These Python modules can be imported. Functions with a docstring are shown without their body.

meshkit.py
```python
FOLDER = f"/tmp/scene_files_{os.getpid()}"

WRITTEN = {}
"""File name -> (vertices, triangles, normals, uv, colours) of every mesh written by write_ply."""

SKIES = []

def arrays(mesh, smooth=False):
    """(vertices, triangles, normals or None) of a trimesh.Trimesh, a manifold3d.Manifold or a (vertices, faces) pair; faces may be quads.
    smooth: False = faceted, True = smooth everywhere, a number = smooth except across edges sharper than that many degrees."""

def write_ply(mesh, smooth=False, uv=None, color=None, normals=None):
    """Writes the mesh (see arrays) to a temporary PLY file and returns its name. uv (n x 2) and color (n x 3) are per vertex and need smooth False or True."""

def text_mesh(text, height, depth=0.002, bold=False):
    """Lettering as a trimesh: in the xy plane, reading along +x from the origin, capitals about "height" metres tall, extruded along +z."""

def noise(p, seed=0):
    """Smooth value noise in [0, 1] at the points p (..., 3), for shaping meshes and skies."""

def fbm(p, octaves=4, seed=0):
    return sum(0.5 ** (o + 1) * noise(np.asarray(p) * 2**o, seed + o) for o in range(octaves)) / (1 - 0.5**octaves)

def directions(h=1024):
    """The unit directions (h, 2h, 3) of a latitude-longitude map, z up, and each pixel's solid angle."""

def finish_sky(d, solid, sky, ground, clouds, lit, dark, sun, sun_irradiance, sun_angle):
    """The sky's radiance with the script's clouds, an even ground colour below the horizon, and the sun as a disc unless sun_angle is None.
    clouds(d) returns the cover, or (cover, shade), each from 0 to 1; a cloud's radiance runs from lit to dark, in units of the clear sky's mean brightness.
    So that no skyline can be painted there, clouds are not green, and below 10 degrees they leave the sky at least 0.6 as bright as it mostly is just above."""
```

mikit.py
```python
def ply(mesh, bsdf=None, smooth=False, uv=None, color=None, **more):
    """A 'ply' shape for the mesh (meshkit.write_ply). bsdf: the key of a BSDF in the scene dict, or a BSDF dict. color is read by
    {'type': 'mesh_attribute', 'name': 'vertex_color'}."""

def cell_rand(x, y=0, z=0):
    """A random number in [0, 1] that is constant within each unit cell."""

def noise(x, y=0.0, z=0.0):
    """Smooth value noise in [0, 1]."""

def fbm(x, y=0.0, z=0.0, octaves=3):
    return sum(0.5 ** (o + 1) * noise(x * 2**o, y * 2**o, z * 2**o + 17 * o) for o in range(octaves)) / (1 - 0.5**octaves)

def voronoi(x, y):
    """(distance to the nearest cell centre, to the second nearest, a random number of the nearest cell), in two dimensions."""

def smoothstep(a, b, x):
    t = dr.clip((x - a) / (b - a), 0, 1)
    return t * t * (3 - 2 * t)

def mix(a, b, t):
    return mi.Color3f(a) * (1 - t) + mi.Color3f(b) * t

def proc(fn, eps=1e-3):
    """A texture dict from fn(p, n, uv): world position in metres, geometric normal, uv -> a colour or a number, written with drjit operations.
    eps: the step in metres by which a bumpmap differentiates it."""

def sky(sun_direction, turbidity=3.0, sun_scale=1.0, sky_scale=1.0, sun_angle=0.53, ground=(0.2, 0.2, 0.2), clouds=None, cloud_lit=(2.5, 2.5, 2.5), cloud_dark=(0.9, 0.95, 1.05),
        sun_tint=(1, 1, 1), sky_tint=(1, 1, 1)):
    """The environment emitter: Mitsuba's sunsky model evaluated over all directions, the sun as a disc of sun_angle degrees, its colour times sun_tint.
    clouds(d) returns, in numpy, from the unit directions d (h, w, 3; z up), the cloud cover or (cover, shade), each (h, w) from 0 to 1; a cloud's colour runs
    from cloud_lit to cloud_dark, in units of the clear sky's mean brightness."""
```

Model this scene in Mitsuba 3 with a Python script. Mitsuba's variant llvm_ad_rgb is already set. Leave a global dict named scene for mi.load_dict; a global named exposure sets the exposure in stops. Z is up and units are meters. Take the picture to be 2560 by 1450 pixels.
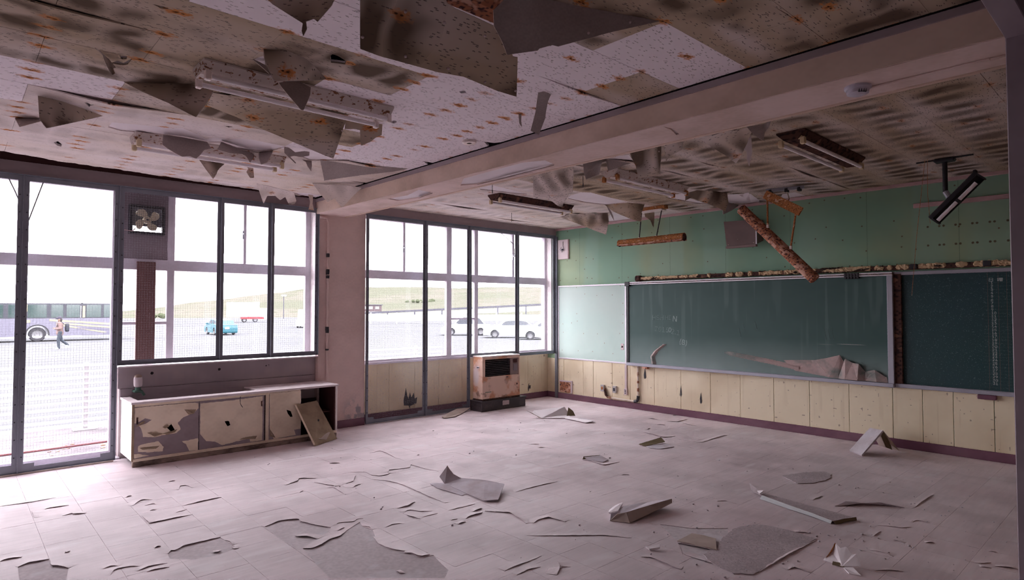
import math, random, numpy as np, trimesh, shapely, drjit as dr, mitsuba as mi, mikit, meshkit
from mikit import noise, fbm, smoothstep, mix, cell_rand
from shapely.geometry import Polygon, box as sbox, Point
from scipy.spatial import Delaunay
from scipy.interpolate import LinearNDInterpolator, NearestNDInterpolator
T = mi.ScalarTransform4f
scene, labels = {}, {}
# ---------------- camera, sky, exposure
YAW, PITCH = math.radians(42.596), math.radians(1.745)
FWD = [math.sin(YAW)*math.cos(PITCH), math.cos(YAW)*math.cos(PITCH), math.sin(PITCH)]
CAM = [0.0, 0.0, 1.6]
scene['camera'] = {'type': 'perspective', 'fov': 2*math.degrees(math.atan(1280/1530.43)), 'fov_axis': 'x', 'near_clip': 0.05, 'far_clip': 2000.0,
    'to_world': T().look_at(origin=CAM, target=[CAM[i]+FWD[i] for i in range(3)], up=[0, 0, 1])}
scene['sky'] = mikit.sky((0.25, 0.75, 0.62), turbidity=5.0, sun_scale=0.0, sky_scale=1.0, ground=(0.35, 0.35, 0.35),
    clouds=lambda d: (np.ones(d.shape[:2]), 0.25*meshkit.fbm(d*3.0, 3, 5)), cloud_lit=(1.0, 0.955, 1.025), cloud_dark=(0.86, 0.82, 0.90), sky_tint=(1, 1, 1))
exposure = 6.56
XB, YW, HC = 8.10, 7.62, 3.05
rng = random.Random(7); nrs = np.random.RandomState(11)

# ---------------- materials
def two(b): return {'type': 'twosided', 'bsdf': b}
def rgb(*c): return {'type': 'rgb', 'value': list(map(float, c))}
def mat(name, color, rough=None, metallic=0.0, spec=0.4, bump=None, bscale=1.0):
    c = color if isinstance(color, dict) else rgb(*color)
    if rough is None: b = {'type': 'diffuse', 'reflectance': c}
    else: b = {'type': 'principled', 'base_color': c, 'roughness': float(rough), 'metallic': float(metallic), 'specular': float(spec)}
    if bump is not None: b = {'type': 'bumpmap', 'arbitrary': bump, 'scale': bscale, 'bsdf': b}
    scene['m_'+name] = two(b); return name
proc = mikit.proc
def fr(v): return v - dr.floor(v)

def ceil_fn(s, tone, fiss):
    def f(p, n, uv):
        x, y = uv.x, uv.y
        wx = x + 0.13*(noise(x*4, y*4, 3) - .5); wy = y + 0.13*(noise(x*4, y*4, 9) - .5)
        cx, cy = (wx - .345)/.228, (wy - .79)/.465
        fx, fy = fr(cx), fr(cy)
        r = cell_rand(dr.floor(cx), dr.floor(cy), 5)
        nz = fbm(x*2.3+.7, y*4.0, 6.0, 3)
        blot = (1.05 if s > .9 else .4)*smoothstep(.33, .66, nz+.16*(r-.5))*(.35+.65*smoothstep(-.02, .34, dr.minimum(fx, 1-fx)))*(.15+.85*smoothstep(.0, .34, dr.minimum(fy, 1-fy)))
        big = fbm(x*1.3, y*1.3, 2.0)
        st = noise(x*1.6, y*9, 4)
        grime = s*dr.clip(.35+.75*big+.35*(st-.5), 0, 1)
        c = mix((.85, .785, .835), tone, dr.clip(grime*1.15, 0, 1))
        blot2 = smoothstep(.0, .42, dr.minimum(fx, 1-fx))*smoothstep(.03, .40, dr.minimum(fy, 1-fy))*(.45+.7*r)*smoothstep(.2, .6, fbm(x*2.5, y*2.5, 7.0)+.22)*(1.0 if s > .9 else .5)
        far = x > 3.93
        blot = dr.select(far, blot2, blot)
        c = mix(c, (.115, .083, .06), dr.clip(s*blot*1.1, 0, .94))
        u, v = x/.020, y/.0068
        row = dr.floor(v); off = cell_rand(row, 3, 8)*7
        iu = dr.floor(u+off); fu = fr(u+off); fv = fr(v)
        on = dr.select(cell_rand(iu, row, 1) > .915, 1.0, 0.0)
        hole = on*smoothstep(.42, .22, dr.abs(fv-.5+.3*(noise(x*160, y*60, 1)-.5)))*smoothstep(.5, .3, dr.abs(fu-.5))
        c = mix(c, (.10, .08, .075), hole*fiss)
        sx = fr((x-.345)/.456+.5)-.5; ix = dr.floor((x-.345)/.456+.5)
        sy = fr((y-.79)/.155+.5)-.5; iy = dr.floor((y-.79)/.155+.5)
        have = dr.select(cell_rand(ix, iy, 4) > dr.select(far, .6, .38), 1.0, .0)*(.45+.75*cell_rand(ix, iy, 6))*dr.select(far, .5, 1.0)
        dx = dr.abs(sx*.456+.035*(cell_rand(ix, iy, 2)-.5)+.03*(noise(x*50, y*70, 2)-.5)); dy = dr.abs(sy*.155+.03*(noise(x*45, y*60, 5)-.5))
        e = dr.sqrt(dr.square(dx/.062)+dr.square(dy/.030))
        rust = dr.clip(have, 0, 1)*smoothstep(1.15, .35, e+.75*(noise(x*80, y*150, 4)-.5)-.25*(have-.6))
        c = mix(c, (.52, .20, .05), rust*.9)
        c = mix(c, (.16, .05, .02), rust*smoothstep(.5, .1, e)*.8)
        dot = dr.select(have > .3, 1.0, 0.0)*smoothstep(.011, .006, dr.sqrt(dr.square(dr.abs(sx*.456)-.014)+dr.square(sy*.155)*4))
        return mix(c, (.05, .03, .022), dot*.9)
    return f
mat('ceil_dark', proc(ceil_fn(1.0, (.46, .365, .275), .85), 1e-3))
mat('ceil_mid', proc(ceil_fn(.62, (.60, .485, .375), .3)))
mat('ceil_clean', proc(ceil_fn(.05, (.7, .62, .56), .75)))
def board_back_fn(p, n, uv):
    g = fbm(p.x*6, p.y*6, p.z*6)
    return mix((.32, .27, .26), (.43, .37, .36), g)*(.9+.2*noise(p.x*120, p.y*120, p.z*120))
mat('board_back', proc(board_back_fn))
mat('board_white', proc(lambda p, n, uv: mix((.84, .78, .82), (.74, .67, .69), fbm(p.x*5, p.y*5, p.z*5))))
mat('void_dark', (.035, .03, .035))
def grimy(base, dirt, amount=1.0, streak=0.0, scale=1.5, seed=0.0):
    base, dirt = tuple(min(.84, 1.28*v) for v in base), tuple(min(.8, 1.2*v) for v in dirt)
    def f(p, n, uv):
        g = fbm(p.x*scale+seed, p.y*scale, p.z*scale, 4)
        h = noise(p.x*45+seed, p.y*45, p.z*(45 if not streak else 6))
        c = mix(base, dirt, dr.clip(amount*(smoothstep(.35, .8, g)*.8+.25*(h-.5)), 0, 1))
        return c*(.95+.1*noise(p.x*9, p.y*9, p.z*9+seed))
    return f
_pg = grimy((.55, .43, .405), (.40, .29, .27), .8, seed=3.1)
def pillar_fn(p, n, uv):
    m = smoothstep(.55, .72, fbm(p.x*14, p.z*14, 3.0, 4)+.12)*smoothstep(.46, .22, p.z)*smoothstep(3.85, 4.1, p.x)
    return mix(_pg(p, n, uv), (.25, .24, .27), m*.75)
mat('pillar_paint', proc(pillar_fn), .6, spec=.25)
mat('beam_paint', proc(grimy((.56, .44, .375), (.40, .30, .235), .9, scale=2.2, seed=8.0)))
mat('beam_under', proc(grimy((.60, .485, .46), (.44, .335, .28), .9, scale=2.6, seed=1.0)))
mat('lintel_paint', proc(grimy((.30, .235, .25), (.22, .165, .17), .7, seed=5.0)), .6)
mat('cornice_paint', proc(grimy((.27, .22, .235), (.20, .155, .165), .8, seed=6.0)), .5)
mat('pink_trim', proc(grimy((.40, .27, .27), (.28, .17, .17), .9, scale=4, seed=9.0)), .6)
def yellow_fn(p, n, uv):
    q = p.y+p.x
    g = fbm(q*1.7, p.z*1.7, 4.0, 4)
    c = mix((.78, .69, .515), (.60, .49, .34), smoothstep(.45, .85, g)*.7)
    c = mix(c, (.40, .29, .17), smoothstep(.75, .95, noise(q*35, p.z*2.5, 1))*.15)
    sp = smoothstep(.93, .97, noise(q*34, p.z*30, 6))
    return mix(c, (.16, .10, .07), sp*.6)
mat('yellow_board', proc(yellow_fn), .65, spec=.25)
def green_fn(p, n, uv):
    g = fbm(p.y*1.1, p.z*1.3, 7.0, 4)
    c = mix((.195, .35, .245), (.265, .35, .215), smoothstep(.3, .75, g))
    c = mix(c, (.25, .41, .32), smoothstep(.55, .75, noise(p.y*3.1, p.z*.5, 2))*.5)
    seam = smoothstep(.006, .002, dr.abs(fr((p.y-.69)/.91+.5)-.5)*.91)
    c = mix(c, (.10, .17, .11), seam*.5)
    iy, iz = dr.floor(p.y/.19), dr.floor(p.z/.17)
    fy = fr(p.y/.19)-.25-.5*cell_rand(iy, iz, 1); fz = fr(p.z/.17)-.25-.5*cell_rand(iy, iz, 2)
    d = dr.sqrt(dr.square(fy*.19)+dr.square(fz*.17))
    spot = smoothstep(.012, .006, d)*dr.select(cell_rand(iy, iz, 3) > .72, 1.0, 0.0)
    c = mix(c, (.12, .075, .03), spot*.85)
    for zz in (2.31, 2.52):
        sy = fr((p.y-1.16)/.15+.5)-.5
        dd = dr.sqrt(dr.square(dr.abs(sy*.15)-.02)+dr.square(p.z-zz))
        c = mix(c, (.09, .06, .025), smoothstep(.016, .008, dd)*dr.select(p.y < 1.9, .9, 0.0))
    return c
mat('green_paint', proc(green_fn), .55, spec=.3)
def bulletin_fn(p, n, uv):
    g = fbm(p.y*2.2, p.z*2.2, 3.0, 3)
    c = mix((.44, .60, .545), (.50, .60, .555), g)
    iy, iz = dr.floor(p.y/.16), dr.floor(p.z/.16)
    fy = fr(p.y/.16)-.25-.5*cell_rand(iy, iz, 11); fz = fr(p.z/.16)-.25-.5*cell_rand(iy, iz, 12)
    d = dr.sqrt(dr.square(fy*.16)+dr.square(fz*.16))
    return mix(c, (.25, .17, .10), smoothstep(.011, .004, d)*dr.select(cell_rand(iy, iz, 13) > .7, .8, 0.0))
mat('bulletin_green', proc(bulletin_fn), .6)
def chalk_fn(p, n, uv):
    v = (p.z-.74)/1.24
    dust = dr.clip(1-v*2.6, 0, 1)
    g = fbm(p.y*1.5, p.z*2.5, 3.0, 4)
    c = mix((.034, .080, .073), (.050, .102, .094), g)
    c = mix(c, (.24, .31, .30), dr.power(dust, 1.2)*(.4+.7*g))
    st = smoothstep(.62, .86, noise(p.y*26, p.z*1.6, 2))*smoothstep(.45, .75, noise(p.y*2.2, p.z*1.8, 8))
    c = mix(c, (.25, .33, .32), st*.13)
    sw = smoothstep(.72, .84, noise(p.y*3, p.z*60, 21))*smoothstep(.02, .0, dr.abs(p.z-1.17+.01*(p.y-2.6)))*smoothstep(.45, .35, dr.abs(p.y-2.65))
    c = mix(c, (.42, .40, .40), sw*.5)
    return c
mat('chalkboard_main', proc(chalk_fn), .5, spec=.3)
def chalk2_fn(p, n, uv):
    g = fbm(p.y*2.5, p.z*2.5, 3.0, 4)
    c = mix((.016, .052, .052), (.018, .055, .066), g)
    sp = smoothstep(.78, .9, noise(p.y*130, p.z*130, 6))
    c = mix(c, (.14, .19, .2), sp*.35)
    ln = smoothstep(.0022, .0008, dr.abs(fr((p.z-.79)/.0355)-.5)*.0355)*dr.select((p.y < 1.40), .16, 0.0)
    c = mix(c, (.20, .26, .24), ln)
    for yy in (1.36, 1.27, 1.20):
        c = mix(c, (.17, .10, .08), smoothstep(.003, .001, dr.abs(p.y-yy))*.6)
    return c
mat('chalkboard_side', proc(chalk2_fn), .45, spec=.4)
mat('peeled_backing', proc(grimy((.33, .25, .24), (.13, .16, .15), 1.2, scale=6)))
mat('aluminium', (.66, .63, .68), .4, .3)
mat('board_frame', (.36, .36, .42), .45, .2)
mat('dark_plastic', (.03, .028, .035), .45)
mat('black_paint', (.022, .022, .028), .35)
mat('purple_vinyl', proc(grimy((.115, .048, .075), (.19, .10, .13), .9, scale=3)), .4)
mat('galvanised', proc(lambda p, n, uv: mix((.25, .265, .315), (.17, .18, .215), fbm(p.x*7, p.y*7, p.z*3))), .5, .45)
mat('mesh_wire', (.5, .5, .54))
mat('sash', proc(grimy((.50, .46, .52), (.38, .34, .38), .8, scale=3)), .5)
mat('white_jamb', (.8, .74, .74))
mat('lamp_white', proc(grimy((.66, .58, .57), (.48, .39, .34), .9, scale=6)), .35)
mat('tube_glass', (.82, .77, .81), .45, spec=.3)
def rusty(paint, rust, dark, amt, sc=22.0):
    def f(p, n, uv):
        a = fbm(p.x*sc, p.y*sc, p.z*sc, 3); b = noise(p.x*sc*3, p.y*sc*3, p.z*sc*3); d = fbm(p.x*sc*.35+5, p.y*sc*.35, p.z*sc*.35, 3)
        m = smoothstep(.62-amt*.5, .70-amt*.5, .6*a+.4*d)
        c = mix(paint, mix(rust, dark, smoothstep(.45, .8, b)), m)
        return c
    return f
mat('rust_orange', proc(rusty((.62, .43, .31), (.47, .20, .08), (.17, .07, .035), .58, 45)))
mat('rust_pale', proc(rusty((.58, .35, .27), (.40, .17, .10), (.075, .04, .045), .40, 24)))
mat('rust_spotted_white', proc(rusty((.62, .55, .52), (.30, .14, .08), (.12, .06, .04), .12, 60)))
mat('rust_dark', proc(rusty((.22, .12, .085), (.10, .055, .045), (.035, .025, .028), .55, 14)))
mat('cap_yellow', (.62, .50, .33), .4)
def floor_fn(p, n, uv):
    g = fbm(p.x*.9, p.y*.9, 3.0, 4)
    c = mix((.61, .535, .555), (.52, .435, .455), smoothstep(.3, .72, g))
    c = c*(.90+.2*smoothstep(.3, .7, fbm(p.x*2.3, p.y*2.3, 8.0, 4)))
    r = cell_rand(dr.floor((p.x-.2)/.306), dr.floor((p.y-.01)/.306), 9)
    c = c*(.965+.06*r)
    st = noise(p.x*4.5, p.y*48, 2)*.6+.4*noise(p.x*11, p.y*150, 5)
    c = c*(.93+.12*st)
    c = mix(c, (.66, .63, .65), smoothstep(.6, .85, fbm(p.x*3.3, p.y*9, 6.0))*.35)
    sp = smoothstep(.84, 1.0, fbm(p.x*40, p.y*40, 8))
    return mix(c, (.25, .2, .19), sp*.4)
mat('floor_vinyl', proc(floor_fn), .62, spec=.25)
def screed_fn(p, n, uv):
    g = fbm(p.x*2.6, p.y*2.6, 5.0, 4); h = noise(p.x*60, p.y*60, 2)
    c = mix((.60, .555, .575), (.50, .445, .46), g)*(.9+.16*h)
    return mix(c, (.66, .65, .68), smoothstep(.64, .8, fbm(p.x*7, p.y*7, 1.0))*.4)
mat('floor_screed', proc(screed_fn))
def rough_fn(p, n, uv):
    h = noise(p.x*85, p.y*85, 2); g = fbm(p.x*6, p.y*6, 5.0)
    h2 = noise(p.x*190, p.y*190, 4)
    return mix(mix((.50, .435, .455), (.40, .345, .36), g)*(.82+.3*h), (.15, .12, .125), smoothstep(.74, .86, .5*h+.5*h2)*.8)
mat('rough_felt', proc(rough_fn))
mat('sheet_grey', proc(grimy((.43, .40, .43), (.33, .27, .27), .8, scale=7)))
mat('sheet_olive', (.17, .135, .085))
mat('sheet_tan', proc(grimy((.36, .30, .27), (.25, .19, .16), .8, scale=6)))
mat('sheet_white', (.78, .73, .75))
mat('strip_pale', (.42, .44, .45), .5)
mat('cream_veneer', proc(grimy((.62, .535, .425), (.45, .365, .275), .8, scale=3.5)), .55)
mat('grey_core', proc(grimy((.26, .215, .23), (.19, .15, .155), .8, scale=6)))
mat('cabinet_white', proc(grimy((.66, .63, .63), (.58, .52, .48), .5, scale=3)), .5)
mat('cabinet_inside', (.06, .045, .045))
mat('dirty_board', proc(grimy((.27, .21, .15), (.19, .135, .095), .9, scale=8)))
mat('steel_top', proc(grimy((.56, .51, .525), (.44, .38, .36), .9, scale=4)), .45, .1)
mat('splash_grey', proc(grimy((.27, .225, .245), (.36, .30, .30), 1.0, streak=1.0, scale=3)), .4, .2)
mat('toe_grime', proc(grimy((.30, .235, .20), (.10, .075, .065), 1.3, scale=9)))
def heater_fn(p, n, uv):
    a = fbm(p.x*6, p.y*6, p.z*6, 4)
    c = mix((.66, .46, .375), (.52, .235, .13), smoothstep(.5, .68, a))
    low = smoothstep(.42, .2, p.z)
    c = mix(c, (.17, .075, .05), smoothstep(.56, .72, fbm(p.x*11+4, p.y*11, p.z*11))*(.35+.5*low))
    return mix(c, (.62, .54, .56), smoothstep(.22, .08, dr.sqrt(dr.square((p.z-.55)/1.0)+dr.square((p.y-7.5)*2.2)))*smoothstep(6.145, 6.135, p.x)*.8)
mat('heater_paint', proc(heater_fn), .5)
mat('heater_black', proc(grimy((.03, .025, .03), (.08, .06, .055), .8, scale=8)), .5)
mat('brown_board', proc(lambda p, n, uv: mix((.17, .078, .075), (.115, .052, .052), smoothstep(.35, .65, fr(p.x/.0163)))*(.85+.3*noise(p.x*9, p.y, p.z*2.5)) ), .5)
mat('fan_panel', proc(grimy((.20, .165, .185), (.155, .125, .14), .8, scale=3)))
mat('fan_cream', (.82, .72, .54), .5)
mat('soap_white', (.60, .52, .55), .3)
mat('soap_green', (.06, .13, .10), .3)
mat('soap_brown', (.30, .22, .18), .4)
mat('wood_dark', (.075, .035, .034))
mat('speaker_wood', proc(grimy((.145, .10, .095), (.11, .075, .07), .7, scale=5)), .5)
mat('speaker_trim', (.22, .15, .145), .5)
mat('clock_plate', (.55, .45, .46), .5)
mat('wire_dark', (.05, .045, .05), .5)
mat('smoke_plastic', (.50, .47, .56), .35)
mat('socket_grey', (.42, .40, .40), .4)
def conduit_fn(p, n, uv):
    return mix((.58, .50, .42), (.24, .10, .05), smoothstep(.5, .62, fbm(p.x*16, p.y*16, p.z*16)))
mat('conduit_rusty', proc(conduit_fn), .5)
mat('foam_old', proc(lambda p, n, uv: mix((.62, .46, .29), (.05, .035, .03), smoothstep(.62, .72, fbm(p.y*9, p.z*30, 2.0, 4)))))
mat('chalk_faint', (.16, .22, .21)); mat('chalk_bright', (.30, .37, .36)); mat('paint_white', (.5, .52, .52)); mat('label_white', (.55, .45, .46)); mat('ink_dark', (.06, .06, .075))
mat('post_grey', proc(grimy((.245, .195, .225), (.19, .15, .17), .7, scale=2)), .45)
mat('plaster', (.58, .5, .49)); mat('corridor_paint', (.30, .26, .25)); mat('partition_wood', (.20, .14, .11))
# outside
mat('asphalt', proc(lambda p, n, uv: mix((.108, .111, .115), (.09, .093, .096), fbm(p.x*.15, p.y*.15, 2.0))))
mat('concrete_ledge', proc(grimy((.16, .15, .155), (.085, .075, .082), 1.0, scale=2.5)))
def hill_fn(p, n, uv):
    g = fbm(p.x*.06, p.y*.06, p.z*.35, 4); h = noise(p.x*.5, p.y*.5, p.z*1.5)
    c = mix((.084, .088, .066), (.102, .098, .081), smoothstep(.35, .65, g))
    return mix(c, (.058, .068, .043), smoothstep(.6, .8, .6*h+.4*g)*.5)
mat('hill_grass', proc(hill_fn))
mat('bush_leaf', (0.0612, 0.072, 0.0432)); mat('fence_white', (.5, .5, .51)); mat('rope_red', (.15, .03, .035), .5)
mat('bus_lavender', (0.1044, 0.1008, 0.1332), .25, spec=.5); mat('bus_white', (.70, .70, .72), .25); mat('bus_dark', (0.0252, 0.0266, 0.036), .3); mat('bus_glass', (0.0158, 0.036, 0.0331), .08, spec=.8)
mat('bus_yellow', (0.216, 0.2016, 0.1296), .3); mat('bus_violet', (0.0828, 0.0792, 0.1116), .3)
mat('tyre', (0.0158, 0.0158, 0.0194), .7); mat('wheel_silver', (0.144, 0.144, 0.1512), .35, .3)
mat('car_white', (.70, .71, .73), .2, spec=.5); mat('car_teal', (0.0108, 0.0828, 0.108), .2, spec=.5); mat('car_glass', (.05, .055, .065), .08, spec=.8); mat('light_red', (.16, .02, .025), .3)
mat('skin', (0.2016, 0.1368, 0.108), .5); mat('jacket_pink', (0.1368, 0.09, 0.0828), .8); mat('jeans_dark', (0.0216, 0.0288, 0.0396), .8); mat('cap_dark', (0.0252, 0.0216, 0.036), .8); mat('mask_white', (.72, .72, .72), .8); mat('pack_dark', (0.0144, 0.0173, 0.0252), .7); mat('hair_black', (.03, .025, .025), .6)
mat('shoe_pale', (.55, .56, .58), .6)
mat('container_red', (0.0684, 0.0468, 0.0504), .5); mat('rail_grey', (0.0468, 0.0468, 0.0612), .5)
scene['m_window_glass'] = {'type': 'thindielectric', 'int_ior': 1.5}

# ---------------- helpers
used = set()
def numbered(k):
    if k not in used: used.add(k); return k
    i = 1
    while f'{k}_{i:03d}' in used: i += 1
    used.add(f'{k}_{i:03d}'); return f'{k}_{i:03d}'
def obj(name, mesh, m, parent=None, smooth=False, uv=None, **kw):
    k = numbered(parent+'__'+name if parent else name)
    scene[k] = mikit.ply(mesh, 'm_'+m, smooth, uv=uv, **kw); return k
def thing(name, label, cat, group=None):
    k = numbered(name); labels[k] = {'label': label, 'category': cat}
    if group: labels[k]['group'] = group
    return k
def one(name, mesh, m, label, cat, group=None, smooth=False, uv=None):
    k = obj(name, mesh, m, None, smooth, uv); labels[k] = {'label': label, 'category': cat}
    if group: labels[k]['group'] = group
    return k
def struct(name, label):
    k = numbered(name); labels[k] = {'label': label, 'kind': 'structure'}; return k
def part_label(k, text, kind=None):
    labels[k] = {'label': text}
    if kind: labels[k]['kind'] = kind
def cat(*ms): return trimesh.util.concatenate([m for m in ms])
def bx(x0, x1, y0, y1, z0, z1, c=0.0):
    x0, x1 = min(x0, x1), max(x0, x1); y0, y1 = min(y0, y1), max(y0, y1); z0, z1 = min(z0, z1), max(z0, z1)
    if c <= 0:
        m = trimesh.creation.box(extents=(x1-x0, y1-y0, z1-z0)); m.apply_translation(((x0+x1)/2, (y0+y1)/2, (z0+z1)/2)); return m
    c = min(c, .45*min(x1-x0, y1-y0, z1-z0)); pts = []
    for X, sx in ((x0, 1), (x1, -1)):
        for Y, sy in ((y0, 1), (y1, -1)):
            for Z, sz in ((z0, 1), (z1, -1)):
                pts += [(X, Y+sy*c, Z+sz*c), (X+sx*c, Y, Z+sz*c), (X+sx*c, Y+sy*c, Z)]
    return trimesh.convex.convex_hull(np.array(pts))
def basis(d):
    d = np.asarray(d, float); d = d/np.linalg.norm(d)
    a = np.array([0, 0, 1.0]) if abs(d[2]) < .9 else np.array([1.0, 0, 0])
    u = np.cross(d, a); u /= np.linalg.norm(u); return u, np.cross(u, d), d
def tube(pts, r, n=8, caps=True):
    pts = np.asarray(pts, float); rs = np.broadcast_to(np.asarray(r, float), (len(pts),)); V, F = [], []
    u = None
    for i, p in enumerate(pts):
        d = pts[min(i+1, len(pts)-1)]-pts[max(i-1, 0)]
        if u is None: u, v, d = basis(d)
        else:
            d = d/np.linalg.norm(d); u = u-d*(u@d); u /= np.linalg.norm(u); v = np.cross(u, d)
        a = np.arange(n)*2*math.pi/n
        V.append(p+rs[i]*(np.cos(a)[:, None]*u+np.sin(a)[:, None]*v))
    V = np.vstack(V)
    for i in range(len(pts)-1):
        for k in range(n):
            a, b, c, d = i*n+k, i*n+(k+1) % n, (i+1)*n+(k+1) % n, (i+1)*n+k
            F += [(a, b, c), (a, c, d)]
    if caps:
        for k in range(1, n-1):
            F.append((0, k+1, k)); o = (len(pts)-1)*n; F.append((o, o+k, o+k+1))
    m = trimesh.Trimesh(V, F, process=False); m.fix_normals() if len(V) < 400 else None; return m
def bar(a, b, w, h, up=(0, 0, 1)):
    a, b = np.asarray(a, float), np.asarray(b, float); d = b-a; L = np.linalg.norm(d); d /= L
    up = np.asarray(up, float); s = np.cross(d, up); s /= np.linalg.norm(s); t = np.cross(s, d)
    m = trimesh.creation.box(extents=(L, w, h)); M = np.eye(4); M[:3, 0], M[:3, 1], M[:3, 2], M[:3, 3] = d, s, t, (a+b)/2
    m.apply_transform(M); return m
def extr(poly, h, frame=None):
    """extrude a shapely polygon along local z; frame = (origin, ex, ey, ez)"""
    gs = [g for g in getattr(poly, 'geoms', [poly]) if g.geom_type == 'Polygon' and g.area > 1e-6]
    if not gs: return None
    m = cat(*[trimesh.creation.extrude_polygon(g, h, engine='earcut') for g in gs])
    if frame is not None:
        o, ex, ey, ez = (np.asarray(v, float) for v in frame); M = np.eye(4); M[:3, 0], M[:3, 1], M[:3, 2], M[:3, 3] = ex, ey, ez, o
        m.apply_transform(M)
        if np.linalg.det(M[:3, :3]) < 0: m.invert()
    return m
def lathe(profile, n=16, center=(0, 0, 0), axis=(0, 0, 1)):
    m = trimesh.creation.revolve(np.array(profile, float), sections=n); u, v, d = basis(axis)
    M = np.eye(4); M[:3, 0], M[:3, 1], M[:3, 2], M[:3, 3] = v, u, d, center
    if np.linalg.det(M[:3, :3]) < 0: M[:3, 0] *= -1
    m.apply_transform(M); return m
def sheet(P, F, t=.004):
    """thin crumpled sheet: points, faces (tri/quad), thickness along vertex normals"""
    P = np.asarray(P, float); tri = []
    for f in F:
        tri += [(f[0], f[i], f[i+1]) for i in range(1, len(f)-1)]
    m = trimesh.Trimesh(P, tri, process=False); m = m.subdivide().subdivide()
    m.vertices = m.vertices+.006*(meshkit.noise(m.vertices*14, 3)[:, None]-.5)*np.array([1, 1, 1.0])
    n = m.vertex_normals; n = np.where(np.isfinite(n), n, 0)
    top, bot = m.vertices+n*t/2, m.vertices-n*t/2; N = len(top); Fm = np.array(m.faces)
    E = np.sort(np.vstack([Fm[:, [0, 1]], Fm[:, [1, 2]], Fm[:, [2, 0]]]), 1); raw = np.vstack([Fm[:, [0, 1]], Fm[:, [1, 2]], Fm[:, [2, 0]]])
    _, idx, cnt = np.unique(E, axis=0, return_index=True, return_counts=True)
    side = []
    for a, b in raw[idx[cnt == 1]]: side += [(a, a+N, b+N), (a, b+N, b)]
    return trimesh.Trimesh(np.vstack([top, bot]), np.vstack([Fm, Fm[:, ::-1]+N, np.array(side)]), process=False)
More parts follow.
